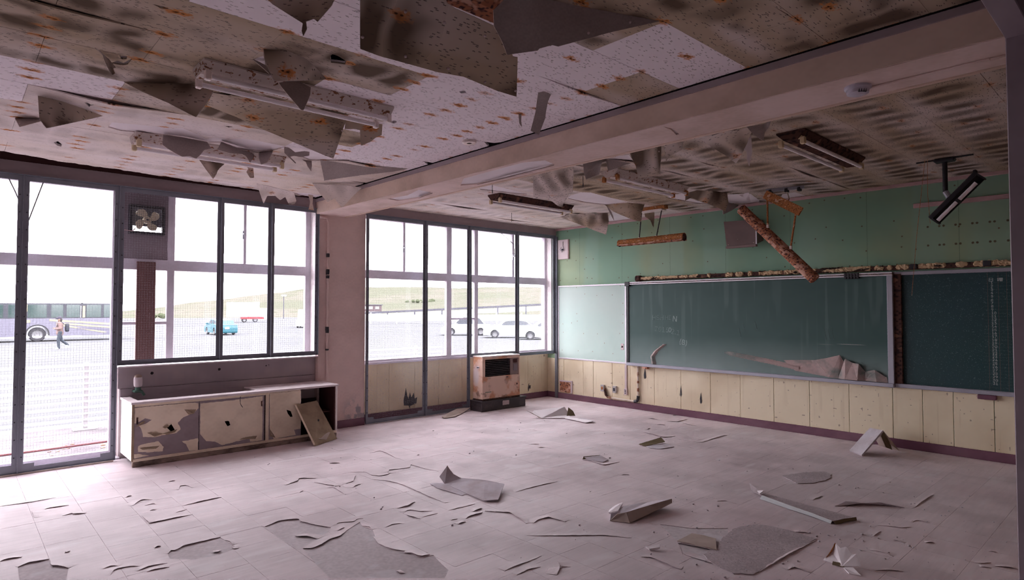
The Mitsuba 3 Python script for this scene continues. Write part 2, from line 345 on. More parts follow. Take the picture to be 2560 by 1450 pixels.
# ---------------- measured outlines in metres
FLAPS=[["large dark stained ceiling board hanging low at the top centre, with white nail holes","face",0.0,[[1.193,2.201,2.877],[1.303,2.401,2.74],[1.408,2.404,2.736],[1.531,2.4,2.737],[1.716,2.392,2.74],[1.856,2.373,2.751],[1.959,2.378,2.746],[2.078,2.383,2.74],[2.221,2.381,2.74],[2.068,2.209,2.858],[2.041,2.213,2.856],[1.957,2.162,2.892],[1.846,2.127,2.917],[1.726,2.125,2.92],[1.615,2.125,2.922],[1.564,2.118,2.927],[1.524,2.086,2.95]],[-0.0124,-0.5602,-0.8282],[[1.287,2.353,2.772],[1.515,2.37,2.757],[1.751,2.36,2.761],[1.984,2.363,2.755],[2.188,2.355,2.758],[1.828,2.177,2.884],[1.601,2.189,2.879],[1.409,2.206,2.87]]],["plain grey back of a ceiling board folded down to the right of the large dark hanging board","back",0.0,[[1.785,2.072,3.037],[1.828,2.112,2.906],[1.879,2.115,2.853],[1.92,2.121,2.8],[2.051,2.05,2.836],[2.058,2.043,2.846],[2.112,2.011,2.868],[2.14,2.0,2.866],[2.369,1.864,2.96],[2.601,1.73,3.044],[2.157,1.915,3.044],[2.016,1.963,3.044],[1.924,1.962,3.044]],[-0.3549,-0.8554,-0.3772],[[2.265,1.915,2.942],[2.451,1.805,3.017]]],["torn ceiling board tip hanging at the top edge, left of the large dark board","face",0.02,[[1.067,2.85,3.044],[1.084,2.833,3.022],[1.187,2.718,2.92],[1.187,2.724,2.885],[1.194,2.718,2.86],[1.202,2.703,2.893],[1.196,2.707,2.928],[1.219,2.676,2.938],[1.232,2.663,2.923],[1.27,2.605,2.995],[1.281,2.585,3.044],[1.024,2.82,3.044]],[-0.7759,-0.625,-0.0856],[]],["small dark torn triangle hanging beside a black hole in the ceiling at the upper left","face",0.02,[[0.565,4.026,3.044],[0.613,4.088,3.035],[0.642,4.101,2.93],[0.671,4.148,2.962],[0.667,4.15,2.99],[0.687,4.181,3.009],[0.668,4.16,3.024],[0.65,4.137,3.034],[0.595,4.065,3.044]],[0.7927,-0.5918,0.1465],[]],["ceiling board corner with a dark blotch drooping over the left end of the long tube lamp","face",0.03,[[1.261,3.416,3.044],[1.262,3.407,2.991],[1.272,3.402,2.947],[1.285,3.398,2.898],[1.298,3.396,2.86],[1.394,3.441,2.901],[1.502,3.492,2.947],[1.678,3.573,3.02],[1.713,3.592,3.044],[1.612,3.489,3.044],[1.494,3.384,3.044],[1.357,3.342,3.044]],[0.3564,-0.9184,0.1716],[[1.295,3.402,2.898],[1.486,3.489,2.966]]],["plain mauve torn triangle hanging in front of the long tube lamp","back",0.02,[[1.459,3.694,2.98],[1.518,3.684,3.005],[1.573,3.668,3.012],[1.635,3.636,2.98],[1.623,3.618,2.921],[1.592,3.602,2.849],[1.567,3.591,2.798],[1.554,3.597,2.801],[1.536,3.615,2.834],[1.471,3.68,2.951]],[-0.2958,-0.8954,0.3328],[[1.578,3.606,2.846]]],["narrow dark ceiling scrap hanging above the left half of the long tube lamp","back",0.0,[[1.265,3.601,3.044],[1.349,3.62,3.034],[1.35,3.565,2.97],[1.309,3.587,3.011]],[0.2357,-0.7355,0.6352],[]],["square cornered stained ceiling board hanging under the left end of the long tube lamp","face",0.02,[[0.791,4.514,3.044],[1.119,4.264,3.044],[1.228,4.186,3.004],[1.189,4.178,2.911],[1.132,4.176,2.8],[1.099,4.209,2.824],[1.002,4.308,2.9],[0.87,4.434,2.983]],[-0.5554,-0.7759,0.2992],[[0.994,4.325,2.93],[1.138,4.185,2.833]]],["longest stained ceiling board slanting down below the long tube lamp, four nail holes","face",0.02,[[1.299,4.563,3.02],[1.268,4.333,3.044],[1.482,4.265,3.044],[1.777,4.223,3.044],[2.137,4.116,3.02],[2.138,4.179,2.955],[2.145,4.269,2.859],[2.149,4.363,2.76],[1.907,4.421,2.833],[1.674,4.477,2.903],[1.481,4.517,2.968]],[-0.3571,-0.6692,-0.6516],[[1.497,4.498,2.978],[1.712,4.446,2.913],[1.964,4.225,3.003],[1.957,4.391,2.836],[2.137,4.201,2.932]]],["ragged stained ceiling scrap hanging at the right end of the long tube lamp","face",0.02,[[2.186,4.241,3.044],[2.319,4.215,3.044],[2.471,4.189,3.044],[2.486,4.227,2.971],[2.449,4.243,2.955],[2.414,4.27,2.918],[2.344,4.304,2.88],[2.312,4.253,2.981],[2.274,4.258,2.984],[2.232,4.27,2.976],[2.196,4.278,2.973]],[-0.1571,-0.8616,-0.4827],[]],["kite shaped stained ceiling board hanging at the left edge above the dark ceiling gap","face",0.02,[[0.384,5.36,3.044],[0.413,5.201,3.044],[0.538,5.209,3.044],[0.678,5.296,3.044],[0.82,5.421,3.044],[0.632,5.264,2.919],[0.455,5.115,2.8],[0.424,5.195,2.881]],[0.0963,-0.6873,0.7199],[[0.581,5.262,2.923],[0.448,5.158,2.842]]],["small grey folded scrap behind the kite shaped hanging board at the left edge","back",0.0,[[0.338,5.936,3.044],[0.479,5.819,3.044],[0.483,5.777,3.012],[0.42,5.788,2.979],[0.359,5.803,2.95]],[-0.4612,-0.5584,0.6896],[[0.363,5.837,2.981]]],["grey board back covering the left half of the lamp nearest the sink window","back",0.0,[[1.28,5.672,3.044],[1.434,5.653,3.044],[1.62,5.672,3.044],[1.643,5.635,2.984],[1.582,5.619,2.957],[1.542,5.584,2.901],[1.504,5.559,2.86],[1.452,5.568,2.874],[1.397,5.559,2.859],[1.341,5.575,2.886],[1.287,5.597,2.922],[1.26,5.611,2.945]],[-0.0,-0.8528,0.5223],[]],["grey scrap hanging over the middle of the lamp nearest the sink window","back",0.0,[[1.707,5.58,3.044],[1.925,5.677,3.028],[2.05,5.756,3.044],[2.011,5.67,2.973],[1.95,5.57,2.9],[1.923,5.619,2.967],[1.882,5.601,2.971],[1.761,5.512,2.942],[1.634,5.442,2.936]],[0.3504,-0.6845,0.6393],[]],["grey pointed scrap hanging over the right end of the lamp nearest the sink window","back",0.0,[[2.081,5.728,3.044],[2.157,5.58,3.044],[2.098,5.495,2.956],[2.052,5.443,2.894],[2.015,5.484,2.88],[2.042,5.608,2.958]],[-0.6157,-0.3188,0.7206],[]],["jagged grey torn scrap right of the lamp nearest the sink window","back",0.0,[[2.17,5.361,3.044],[2.213,5.356,3.04],[2.268,5.353,3.008],[2.345,5.339,3.031],[2.394,5.333,3.031],[2.392,5.338,2.995],[2.314,5.352,2.973],[2.261,5.359,2.976],[2.227,5.366,2.963],[2.283,5.365,2.917],[2.274,5.367,2.91],[2.219,5.368,2.953],[2.174,5.369,2.99]],[-0.1346,-0.9804,-0.1441],[]],["thin dark hooked scrap hanging near the left end of the beam","back",0.0,[[2.494,5.722,3.044],[2.588,5.718,3.044],[2.582,5.696,2.995],[2.562,5.668,2.93],[2.536,5.69,2.977],[2.526,5.714,3.028]],[-0.0397,-0.9116,0.4092],[]],["stained triangle pointing down in front of the upper window glass, below the sink lamp","face",0.0,[[1.744,6.364,3.044],[1.882,6.388,3.042],[1.996,6.41,3.044],[1.946,6.382,2.993],[1.917,6.362,2.956],[1.898,6.342,2.91],[1.865,6.317,2.86],[1.805,6.338,2.944]],[0.1696,-0.9231,0.345],[[1.855,6.338,2.92]]],["small stained strip hanging below the lamp nearest the sink window","face",0.0,[[2.191,6.355,3.044],[2.25,6.342,3.044],[2.262,6.342,2.933],[2.225,6.351,2.927],[2.189,6.357,2.984],[2.205,6.353,3.018]],[-0.2126,-0.9768,-0.0255],[[2.243,6.346,2.948]]],["wide ragged tan board hanging across the dark gap above the sink window","face",0.0,[[2.58,7.154,3.044],[2.733,7.209,3.044],[2.969,7.322,3.044],[3.125,7.397,3.044],[3.227,7.568,2.972],[3.229,7.624,2.941],[3.161,7.632,2.919],[3.039,7.46,2.986],[2.996,7.509,2.947],[2.898,7.417,2.975],[2.794,7.398,2.959],[2.808,7.543,2.88],[2.691,7.346,2.963]],[0.2151,-0.4827,-0.8489],[]],["broad crumpled tan board hanging at the left end of the beam","face",0.03,[[3.04,6.697,3.044],[3.161,6.569,3.018],[3.282,6.416,3.012],[3.434,6.256,2.98],[3.403,6.408,2.9],[3.375,6.582,2.8],[3.327,6.6,2.834],[3.276,6.599,2.884],[3.236,6.695,2.854],[3.142,6.706,2.937]],[-0.6202,-0.4624,-0.6337],[]],["narrow tan strip dangling at the top corner of the pillar","face",0.0,[[3.311,7.408,3.044],[3.388,7.431,3.044],[3.386,7.447,2.937],[3.418,7.469,2.86],[3.336,7.445,2.857],[3.35,7.433,2.957]],[0.2824,-0.947,-0.1528],[]],["grey board back folded down along the ceiling just left of the beam","back",0.0,[[2.624,5.607,3.044],[3.004,5.472,3.044],[3.464,5.343,3.044],[3.342,5.443,3.013],[3.083,5.615,2.966],[2.78,5.839,2.9]],[-0.1421,-0.4518,-0.8807],[]],["curled tan strip dangling from the white ceiling beside the beam","back",0.04,[[2.865,2.858,3.044],[2.874,2.814,3.044],[2.936,2.809,3.032],[2.948,2.847,2.999],[2.975,2.894,2.949],[2.994,2.918,2.92],[3.021,3.008,2.84],[2.964,3.033,2.859],[2.922,2.942,2.949]],[-0.4633,-0.5066,-0.7272],[]],["short thin shred hanging from the white ceiling left of the curled strip","back",0.0,[[3.081,3.28,3.044],[3.104,3.271,3.041],[3.116,3.289,3.001],[3.137,3.303,2.96],[3.108,3.302,2.986]],[-0.3926,-0.7864,-0.477],[]],["square stained ceiling board hanging flat behind the beam, row of nail holes along it","face",0.02,[[4.588,4.657,3.044],[4.576,4.51,3.044],[4.564,4.368,3.044],[4.597,4.238,3.044],[4.616,4.1,3.044],[4.733,4.206,2.962],[4.882,4.343,2.857],[4.878,4.487,2.855],[4.875,4.63,2.852],[4.858,4.763,2.859],[4.85,4.91,2.86]],[-0.5569,-0.0279,-0.8301],[[4.636,4.639,3.013],[4.648,4.386,3.013],[4.651,4.161,3.018],[4.861,4.342,2.872],[4.84,4.874,2.868]]],["ragged stained scrap below the square hanging board, over the rusty lamp end","face",0.0,[[5.598,5.474,3.044],[5.612,5.273,3.044],[5.649,5.093,3.044],[5.696,5.17,2.989],[5.724,5.251,2.951],[5.767,5.319,2.9],[5.735,5.374,2.924],[5.688,5.402,2.966]],[-0.6939,-0.0927,-0.714],[]],["grey back of a folded board sticking out beyond the beam, left of the torn hanging square","back",0.0,[[4.62,3.979,3.044],[4.607,3.899,3.044],[4.631,3.705,3.044],[4.76,3.648,3.044],[4.939,3.597,3.044],[4.742,3.734,2.952],[4.542,3.876,2.86],[4.572,3.928,2.943]],[-0.6334,-0.528,0.5656],[]],["torn square of stained board hanging in front of the middle rusty lamp","face",0.02,[[4.624,3.414,3.044],[4.608,3.31,3.044],[4.61,3.063,3.044],[4.635,3.079,2.928],[4.663,3.105,2.805],[4.667,3.177,2.799],[4.67,3.249,2.8],[4.673,3.34,2.806],[4.661,3.35,2.86],[4.65,3.359,2.913],[4.631,3.4,3.008]],[-0.9765,0.0399,-0.2117],[[4.629,3.323,3.003],[4.621,3.09,2.997],[4.662,3.135,2.814]]],["curled stained scrap at the beam, right of the torn hanging square","face",0.0,[[4.617,3.038,3.044],[4.599,2.912,3.044],[4.644,2.86,3.044],[4.664,2.897,2.978],[4.659,3.009,2.948],[4.667,3.052,2.91]],[-0.9219,-0.1423,-0.3604],[]],["pointed stained board hanging beyond the middle of the beam beside a white shred","face",0.0,[[4.667,2.723,3.044],[4.614,2.464,3.044],[4.662,2.239,3.044],[4.735,2.31,2.989],[4.825,2.404,2.92],[4.888,2.473,2.873],[4.931,2.533,2.84],[4.857,2.57,2.897],[4.756,2.657,2.975]],[-0.6082,0.0059,-0.7937],[]],["bright white torn shred dangling below the middle of the beam","white",0.0,[[4.74,2.318,2.997],[4.746,2.306,2.999],[4.748,2.303,2.944],[4.749,2.299,2.863],[4.739,2.321,2.749],[4.731,2.336,2.81],[4.73,2.338,2.87],[4.722,2.355,2.892],[4.733,2.333,2.936]],[-0.8988,-0.4384,-0.0],[]],["grey brown scrap hanging behind the bright white shred","back",0.0,[[4.599,2.271,3.033],[4.635,2.091,3.044],[4.669,2.124,3.009],[4.656,2.151,2.974],[4.651,2.161,2.908],[4.623,2.221,2.96]],[-0.9049,-0.4256,-0.0],[]],["stained board hanging in the far corner in front of the green wall","face",0.02,[[7.046,6.56,3.044],[6.898,6.195,3.044],[7.086,5.971,3.044],[7.286,5.789,3.044],[7.338,5.812,2.916],[7.392,5.899,2.74],[7.304,6.074,2.814],[7.212,6.242,2.898],[7.08,6.497,3.012]],[-0.8738,-0.2723,-0.4028],[[7.129,6.37,2.993],[7.314,6.018,2.829]]],["dark stained board hanging behind the left chalkboard lamp plate","face",0.0,[[6.697,5.373,3.044],[6.775,5.034,3.044],[7.067,4.971,3.044],[7.032,4.997,2.928],[7.02,4.996,2.8],[6.956,5.069,2.824],[6.862,5.177,2.884],[6.775,5.278,2.945]],[-0.7347,-0.6746,0.0722],[]],["pale stained pointed scrap between the rods of the left chalkboard lamp","face",0.0,[[7.449,5.254,3.014],[7.492,5.192,3.039],[7.518,5.123,3.044],[7.535,5.13,2.91],[7.526,5.143,2.778],[7.5,5.18,2.89],[7.461,5.237,2.936]],[-0.8219,-0.5696,-0.0],[]],["large stained board with ragged edge hanging near the green wall centre, rusty nail marks","face",0.02,[[6.754,4.139,3.044],[6.687,3.938,3.044],[6.866,3.839,3.044],[7.14,3.787,3.044],[7.137,3.776,2.929],[7.093,3.8,2.8],[7.052,3.843,2.841],[6.94,3.953,2.91],[6.801,4.089,2.986],[6.742,4.138,2.948]],[-0.6704,-0.7364,0.0907],[]],["dark grey folded board under the ceiling above the speaker box","back",0.0,[[7.59,4.098,2.969],[7.765,4.11,3.044],[8.096,4.118,3.044],[7.852,4.102,2.942],[7.595,4.088,2.86]],[0.0247,-0.9953,0.0931],[]],["ragged stained board strip along the wall above the speaker box","face",0.0,[[8.069,4.06,3.044],[8.033,3.694,3.044],[8.26,3.654,3.025],[8.27,3.701,2.96],[8.197,3.823,2.998],[8.122,4.0,2.99]],[-0.8342,-0.3742,-0.405],[]],["big grey board sheet dangling behind the fallen rusty lamp tube, clipped corner","back",0.02,[[8.158,3.533,3.044],[8.146,3.308,3.044],[8.207,3.127,3.044],[8.442,3.221,2.792],[8.473,3.26,2.755],[8.554,3.355,2.66],[8.539,3.458,2.663],[8.531,3.567,2.658],[8.524,3.686,2.65]],[-0.7131,-0.0857,-0.6958],[]],["pale torn inner sheet stuck on the big grey dangling board","white",0.0,[[8.178,3.508,2.9],[8.376,3.403,2.933],[8.478,3.383,2.885],[8.518,3.412,2.796],[8.541,3.459,2.689],[8.478,3.513,2.64],[8.381,3.56,2.632],[8.273,3.535,2.769]],[-0.3653,-0.8231,-0.4349],[]],["pale cream triangle hanging in a white gap near the green wall","white",0.0,[[7.275,3.699,3.025],[7.285,3.576,3.044],[7.334,3.582,2.934],[7.314,3.621,2.967]],[-0.8953,-0.4455,-0.0],[]],["thin curled shred hanging in the far corner above the chalkboard wall","back",0.0,[[6.747,5.387,3.044],[6.776,5.357,3.007],[6.807,5.316,2.9],[6.817,5.304,2.824],[6.801,5.325,2.868],[6.772,5.361,2.964]],[-0.783,-0.622,-0.0],[]]]
EXPOSED=[[[0.902,5.564],[1.045,5.503],[1.299,5.415],[1.345,5.366],[1.418,5.419],[1.582,5.567],[1.635,5.477],[1.74,5.452],[1.805,5.351],[1.904,5.327],[2.129,5.348],[2.357,5.324],[2.531,5.408],[2.682,5.45],[2.907,5.378],[2.637,5.636],[2.562,5.693],[2.365,5.56],[2.182,5.39],[2.143,5.614],[1.948,5.745],[1.714,5.603],[1.624,5.685],[1.332,5.673],[0.995,5.786],[0.904,5.739]],[[5.911,5.351],[5.81,5.211],[5.749,4.973],[5.851,4.915],[6.723,5.021],[6.733,5.363],[6.364,5.433],[5.985,5.403]],[[4.591,5.55],[4.651,5.399],[4.869,5.429],[5.349,5.518],[5.209,5.609],[4.916,5.66],[4.717,5.702]],[[6.82,4.471],[6.725,4.276],[6.793,4.146],[7.098,4.29],[7.69,4.369],[7.521,4.442],[7.244,4.457],[6.964,4.485]],[[7.21,3.835],[7.386,3.606],[8.066,3.787],[8.106,3.991],[7.877,4.158]],[[8.077,3.533],[7.716,3.352],[7.699,3.183],[8.097,3.198],[8.076,3.416]],[[4.659,3.708],[4.627,3.546],[4.676,3.46],[4.899,3.577]],[[7.643,6.073],[7.196,5.611],[8.09,5.963],[8.084,6.407]],[[3.148,7.419],[3.3,7.325],[3.521,7.4],[3.6,7.771],[3.367,7.684]],[[1.27,3.609],[1.278,3.555],[1.295,3.508],[1.366,3.658]]]
HOLES=[[[1.577,3.255],[1.574,3.219],[1.607,3.22],[1.679,3.257],[1.696,3.303],[1.657,3.318],[1.623,3.336]],[[0.687,4.056],[0.722,4.045],[0.728,4.092],[0.703,4.105]],[[0.673,4.213],[0.692,4.151],[0.725,4.165],[0.75,4.055],[0.749,4.173],[0.732,4.206],[0.7,4.218]],[[0.663,5.101],[0.678,5.084],[0.705,5.125],[0.728,5.084],[0.704,5.165],[0.707,5.216]],[[0.64,6.582],[0.663,6.513],[0.701,6.609],[0.708,6.71],[0.677,6.69]],[[1.58,5.073],[1.607,5.049],[1.633,5.054],[1.616,5.099]],[[3.38,4.034],[3.469,4.007],[3.498,3.956],[3.551,4.121],[3.482,4.107]],[[2.485,4.092],[2.484,4.045],[2.511,4.039],[2.529,4.081],[2.516,4.112]],[[3.379,4.967],[3.465,4.967],[3.55,4.968],[3.516,5.064]],[[3.288,6.291],[3.504,6.282],[3.587,6.142],[3.544,6.353]],[[2.468,3.208],[2.491,3.169],[2.522,3.194],[2.5,3.226]],[[2.862,1.276],[2.988,1.264],[3.243,1.265],[3.118,1.264]],[[0.681,3.258],[0.746,3.252],[0.749,3.263],[0.721,3.281]],[[5.346,3.153],[5.546,3.138],[5.742,3.124],[5.61,3.166]],[[5.437,3.616],[5.617,3.569],[6.022,3.59],[5.757,3.612]]]
PATCHES=[[[1.086,4.503],[1.12,4.55],[1.138,4.523],[1.193,4.576],[1.299,4.574],[1.432,4.576],[1.439,4.482],[1.449,4.351],[1.459,4.284],[1.428,4.289],[1.33,4.255],[1.187,4.28],[1.074,4.405]],[[0.347,4.901],[0.403,4.931],[0.503,4.922],[0.504,4.827],[0.539,4.734],[0.577,4.669],[0.537,4.452],[0.339,4.635]],[[1.74,4.573],[1.871,4.624],[1.99,4.559],[1.973,4.5],[2.028,4.348],[2.091,4.234],[2.019,4.15],[1.922,4.086],[1.777,4.002],[1.733,3.996],[1.727,4.317]],[[1.773,3.993],[1.836,3.947],[1.983,4.029],[2.138,4.094],[2.304,4.194],[2.273,4.093],[2.291,3.98],[2.186,3.718],[2.196,3.591],[2.255,3.49],[2.263,3.35],[2.353,3.311],[2.321,3.211],[2.287,3.06],[2.203,2.987],[1.7,3.451],[1.725,3.679]],[[3.921,2.642],[3.777,2.447],[3.727,2.367],[3.555,2.222],[3.551,2.118],[3.56,2.005],[3.569,1.916],[4.214,2.258],[4.021,2.436]]]
MATS=[[[4.028,2.185],[4.246,2.221],[4.42,2.163],[4.485,2.044],[4.485,1.9],[4.461,1.732],[3.995,1.748],[3.592,1.762],[3.513,1.854],[3.559,2.018],[3.639,2.122],[3.812,2.129]],[[5.895,2.598],[6.017,2.561],[6.191,2.493],[6.354,2.378],[6.295,2.304],[6.156,2.258],[6.027,2.257],[5.853,2.302],[5.738,2.386],[5.82,2.497]]]
LIPS=[[[0.27,5.085],[0.3,5.089],[0.378,5.074]],[[0.347,4.901],[0.403,4.931],[0.437,4.92],[0.503,4.922]],[[0.502,4.839],[0.504,4.777],[0.539,4.734],[0.577,4.669]],[[0.68,5.861],[0.739,5.879],[0.744,5.843],[0.821,5.816]],[[0.597,6.163],[0.68,6.153],[0.751,6.145]],[[0.336,6.488],[0.525,6.452],[0.699,6.465]],[[0.592,4.977],[0.607,4.968],[0.623,4.987]],[[0.732,4.512],[0.778,4.523],[0.813,4.481]],[[0.749,4.376],[0.776,4.446],[0.807,4.446],[0.874,4.434],[0.905,4.396]],[[0.876,4.334],[0.95,4.354],[1.044,4.339]],[[0.919,4.281],[0.967,4.28],[1.035,4.266]],[[1.128,5.463],[1.13,5.215],[1.266,5.213],[1.429,5.222]],[[1.345,5.363],[1.396,5.368],[1.434,5.389]],[[1.136,5.782],[1.177,5.849],[1.22,5.899],[1.283,5.851]],[[1.205,5.719],[1.271,5.727],[1.28,5.667]],[[1.204,5.546],[1.225,5.548],[1.243,5.532]],[[1.438,5.503],[1.561,5.512],[1.738,5.53]],[[1.53,6.016],[1.566,6.128],[1.612,6.115],[1.63,5.997]],[[1.529,6.348],[1.584,6.351]],[[1.086,4.503],[1.12,4.55],[1.138,4.523],[1.193,4.576],[1.299,4.574],[1.432,4.576]],[[1.437,4.496],[1.453,4.444],[1.45,4.374]],[[1.43,4.333],[1.431,4.286],[1.459,4.284]],[[1.307,4.321],[1.335,4.291],[1.362,4.327]],[[1.046,4.665],[1.084,4.67]],[[1.136,6.069],[1.184,6.088]],[[0.514,6.157],[0.514,5.954]],[[1.74,4.573],[1.871,4.624],[1.99,4.559],[1.973,4.5],[2.028,4.348],[2.091,4.234]],[[2.147,4.252],[2.168,4.285],[2.222,4.256],[2.276,4.22],[2.317,4.265],[2.355,4.242]],[[1.827,4.249],[1.83,4.221],[1.884,4.163],[1.92,4.082]],[[1.773,3.993],[1.815,3.948],[1.893,3.964],[1.979,4.02],[2.056,4.025],[2.133,4.085]],[[2.091,4.132],[2.164,4.161]],[[2.27,4.11],[2.3,4.054],[2.296,3.989]],[[2.222,3.859],[2.186,3.718],[2.189,3.644],[2.211,3.554],[2.255,3.49]],[[2.228,3.471],[2.261,3.428],[2.263,3.339],[2.339,3.335]],[[2.387,3.961],[2.447,3.976],[2.507,3.963],[2.523,3.933]],[[2.678,4.271],[2.768,4.256],[2.877,4.312]],[[2.676,4.158],[2.717,4.179],[2.756,4.123],[2.771,4.077],[2.843,4.029]],[[2.646,4.09],[2.641,4.033],[2.675,3.935]],[[2.702,3.961],[2.846,3.953]],[[2.952,3.952],[3.203,3.933]],[[2.958,5.125],[3.017,5.047],[3.06,4.874],[3.055,4.667],[3.047,4.453],[3.035,4.331],[3.041,4.125]],[[2.919,5.518],[3.036,5.425],[3.022,5.276],[3.061,5.193],[3.161,5.196],[3.238,5.323],[3.444,5.263],[3.517,5.356],[3.532,5.128],[3.579,4.972]],[[2.706,5.189],[2.781,5.198],[2.91,5.38]],[[2.689,5.026],[2.739,5.064],[2.8,5.084]],[[2.272,5.209],[2.329,5.236]],[[2.281,5.509],[2.415,5.56],[2.456,5.635],[2.522,5.584],[2.585,5.539]],[[2.513,5.425],[2.554,5.277],[2.593,5.19],[2.561,5.124],[2.541,4.89]],[[3.072,3.798],[3.121,3.796],[3.179,3.809]],[[2.929,3.706],[2.974,3.725],[3.099,3.719],[3.124,3.744]],[[2.825,3.757],[2.885,3.747]],[[2.812,3.652],[2.889,3.654]],[[3.154,3.749],[3.195,3.663]],[[2.041,3.268],[2.036,3.215]],[[2.935,5.978],[2.96,5.938],[3.017,5.919]],[[3.489,6.093],[3.604,6.117],[3.595,5.931],[3.55,5.696]],[[3.154,3.749],[3.199,3.668],[3.262,3.585],[3.235,3.453],[3.197,3.325]],[[3.245,3.289],[3.319,3.316],[3.409,3.292],[3.434,3.15]],[[2.53,2.817],[2.595,2.825],[2.725,2.817],[2.857,2.823]],[[2.545,2.726],[2.643,2.732],[2.732,2.709]],[[2.876,2.699],[2.81,2.617],[2.722,2.563]],[[3.319,2.375],[3.353,2.322],[3.34,2.239],[3.328,2.158],[3.337,2.101]],[[3.555,2.222],[3.551,2.118],[3.56,2.005],[3.569,1.916]],[[3.035,3.147],[3.106,3.068],[3.315,2.88],[3.418,2.792],[3.54,2.616]],[[3.696,2.348],[3.716,2.268],[3.759,2.101]],[[3.52,3.027],[3.547,3.022]],[[3.677,3.95],[3.921,3.948],[4.183,3.923]],[[4.803,3.661],[4.85,3.608]],[[5.49,1.819],[5.532,1.755],[5.629,1.654],[5.666,1.566],[5.679,1.518]],[[5.084,1.534],[5.125,1.467],[5.144,1.405],[5.225,1.359]],[[5.346,1.383],[5.421,1.375],[5.419,1.3]],[[4.841,1.368],[4.829,1.302]],[[4.526,1.421],[4.542,1.358],[4.511,1.283]],[[4.95,1.203],[4.992,1.164]],[[4.792,0.901],[4.802,0.871],[4.865,0.834]],[[4.815,0.805],[4.838,0.752],[4.857,0.704]],[[4.19,1.289],[4.269,1.226],[4.308,1.17]],[[5.084,0.881],[5.082,0.848]],[[5.75,1.471],[6.01,1.469],[6.271,1.462]],[[4.816,1.484],[4.967,1.482]],[[4.739,0.865],[4.767,0.818]],[[3.592,1.762],[3.995,1.748],[4.466,1.727]],[[4.489,1.902],[4.536,1.811]],[[6.91,3.9],[7.176,3.906],[7.284,3.893]],[[3.819,1.653],[3.873,1.644],[3.871,1.543]],[[5.344,2.104],[5.528,2.089]],[[4.734,2.63],[4.799,2.581]],[[7.55,4.953],[7.599,4.82],[7.918,4.839]],[[7.229,4.905],[7.264,4.806]],[[6.643,4.74],[6.618,4.58],[6.553,4.362],[6.734,4.297]],[[6.63,3.931],[6.675,3.889],[6.938,3.905],[7.199,3.901]],[[6.83,4.793],[6.95,4.822]],[[7.555,5.27],[7.529,5.108]],[[7.991,5.154],[8.081,5.139]],[[5.084,5.209],[5.157,5.141]],[[5.026,5.024],[5.076,4.977]],[[5.03,4.317],[4.964,4.111],[4.954,4.004],[5.185,3.977]],[[7.567,4.719],[7.524,4.548]]]
VENEER=[[[1.395,0.593],[1.537,0.599],[1.702,0.598],[1.948,0.595],[1.994,0.584],[1.997,0.53],[1.966,0.497],[1.907,0.513],[1.916,0.476],[1.85,0.448],[1.797,0.4],[1.827,0.329],[1.786,0.294],[1.658,0.29],[1.596,0.277],[1.484,0.297],[1.463,0.382],[1.44,0.411],[1.501,0.429],[1.554,0.457],[1.5,0.485],[1.417,0.44],[1.397,0.446]],[[1.436,0.205],[1.466,0.222],[1.62,0.234],[1.668,0.17],[1.661,0.122],[1.536,0.133],[1.437,0.153]],[[1.841,0.197],[2.0,0.21],[1.997,0.083],[1.913,0.087],[1.878,0.165]],[[1.402,0.133],[1.437,0.132],[1.536,0.099],[1.402,0.09]],[[2.014,0.579],[2.385,0.58],[2.679,0.594],[2.681,0.089],[2.544,0.093],[2.539,0.129],[2.445,0.123],[2.263,0.101],[2.24,0.101],[2.168,0.149],[2.081,0.166],[2.018,0.249]],[[2.758,0.616],[3.132,0.615],[3.136,0.163],[3.054,0.159],[3.076,0.095],[2.811,0.086],[2.763,0.213]]]
DOORHOLES=[[[1.697,0.364],[1.737,0.39],[1.768,0.331],[1.738,0.317]],[[2.269,0.355],[2.305,0.354],[2.326,0.31],[2.297,0.301]],[[2.964,0.402],[3.011,0.382],[3.032,0.319],[3.006,0.32],[2.975,0.368]],[[2.277,0.349],[2.313,0.349],[2.322,0.315],[2.295,0.309]]]
# ================= setting =================
# ---- floor: screed slab, vinyl tiles, curled edges
fl = struct('floor', 'dusty lavender grey vinyl tile floor with cracked and curled tiles')
obj('screed', bx(-1.2, 8.25, -2.2, 8.0, -.12, -.0035), 'floor_screed', fl)
part_label(fl+'__screed', 'rough grey screed showing where tiles are gone')
holes_floor = shapely.union_all([Polygon(p).buffer(0) for p in PATCHES])
room = sbox(-1.18, .47, XB-.003, YW+.19)
cells = []
for i in range(-5, 27):
    for j in range(-8, 26):
        x0, y0 = .2+.306*i, .01+.306*j
        g = sbox(x0+.0007, y0+.0007, x0+.3053, y0+.3053)
        if not (-1.19 < x0 < 8.1): continue
        g = g.intersection(sbox(-1.18, -2.1, XB-.003, YW+.19)).difference(holes_floor)
        if g.is_empty or g.area < 2e-4: continue
        cx, cy = x0+.153, y0+.153; d = math.hypot(cx, cy)
        ang = math.degrees(math.atan2(cx, cy))
        cells.append(((0 if 0 < ang < 86 and cy > .2 and d > 2.4 else 1, d), g))
cells.sort(key=lambda c: c[0])
rest = []
for n_, (_, g) in enumerate(cells):
    g = g.intersection(g.envelope)
    m = extr(g, .0035-.0009*rng.random(), ((0, 0, -.0035), (1, 0, 0), (0, 1, 0), (0, 0, 1)))
    if m is None: continue
    if n_ < 290:
        v = m.vertices; z = v[:, 2] > -.003; a, b = (rng.random()-.5)*.004, (rng.random()-.5)*.004; c = m.bounds.mean(0)
        v[z, 2] += np.abs((v[z, 0]-c[0])*a+(v[z, 1]-c[1])*b); m.vertices = v
        obj('tile', m, 'floor_vinyl', fl)
    else: rest.append(m)
k = obj('far_tiles', cat(*rest), 'floor_vinyl', fl); part_label(k, 'the farthest vinyl tiles of the floor', 'stuff')
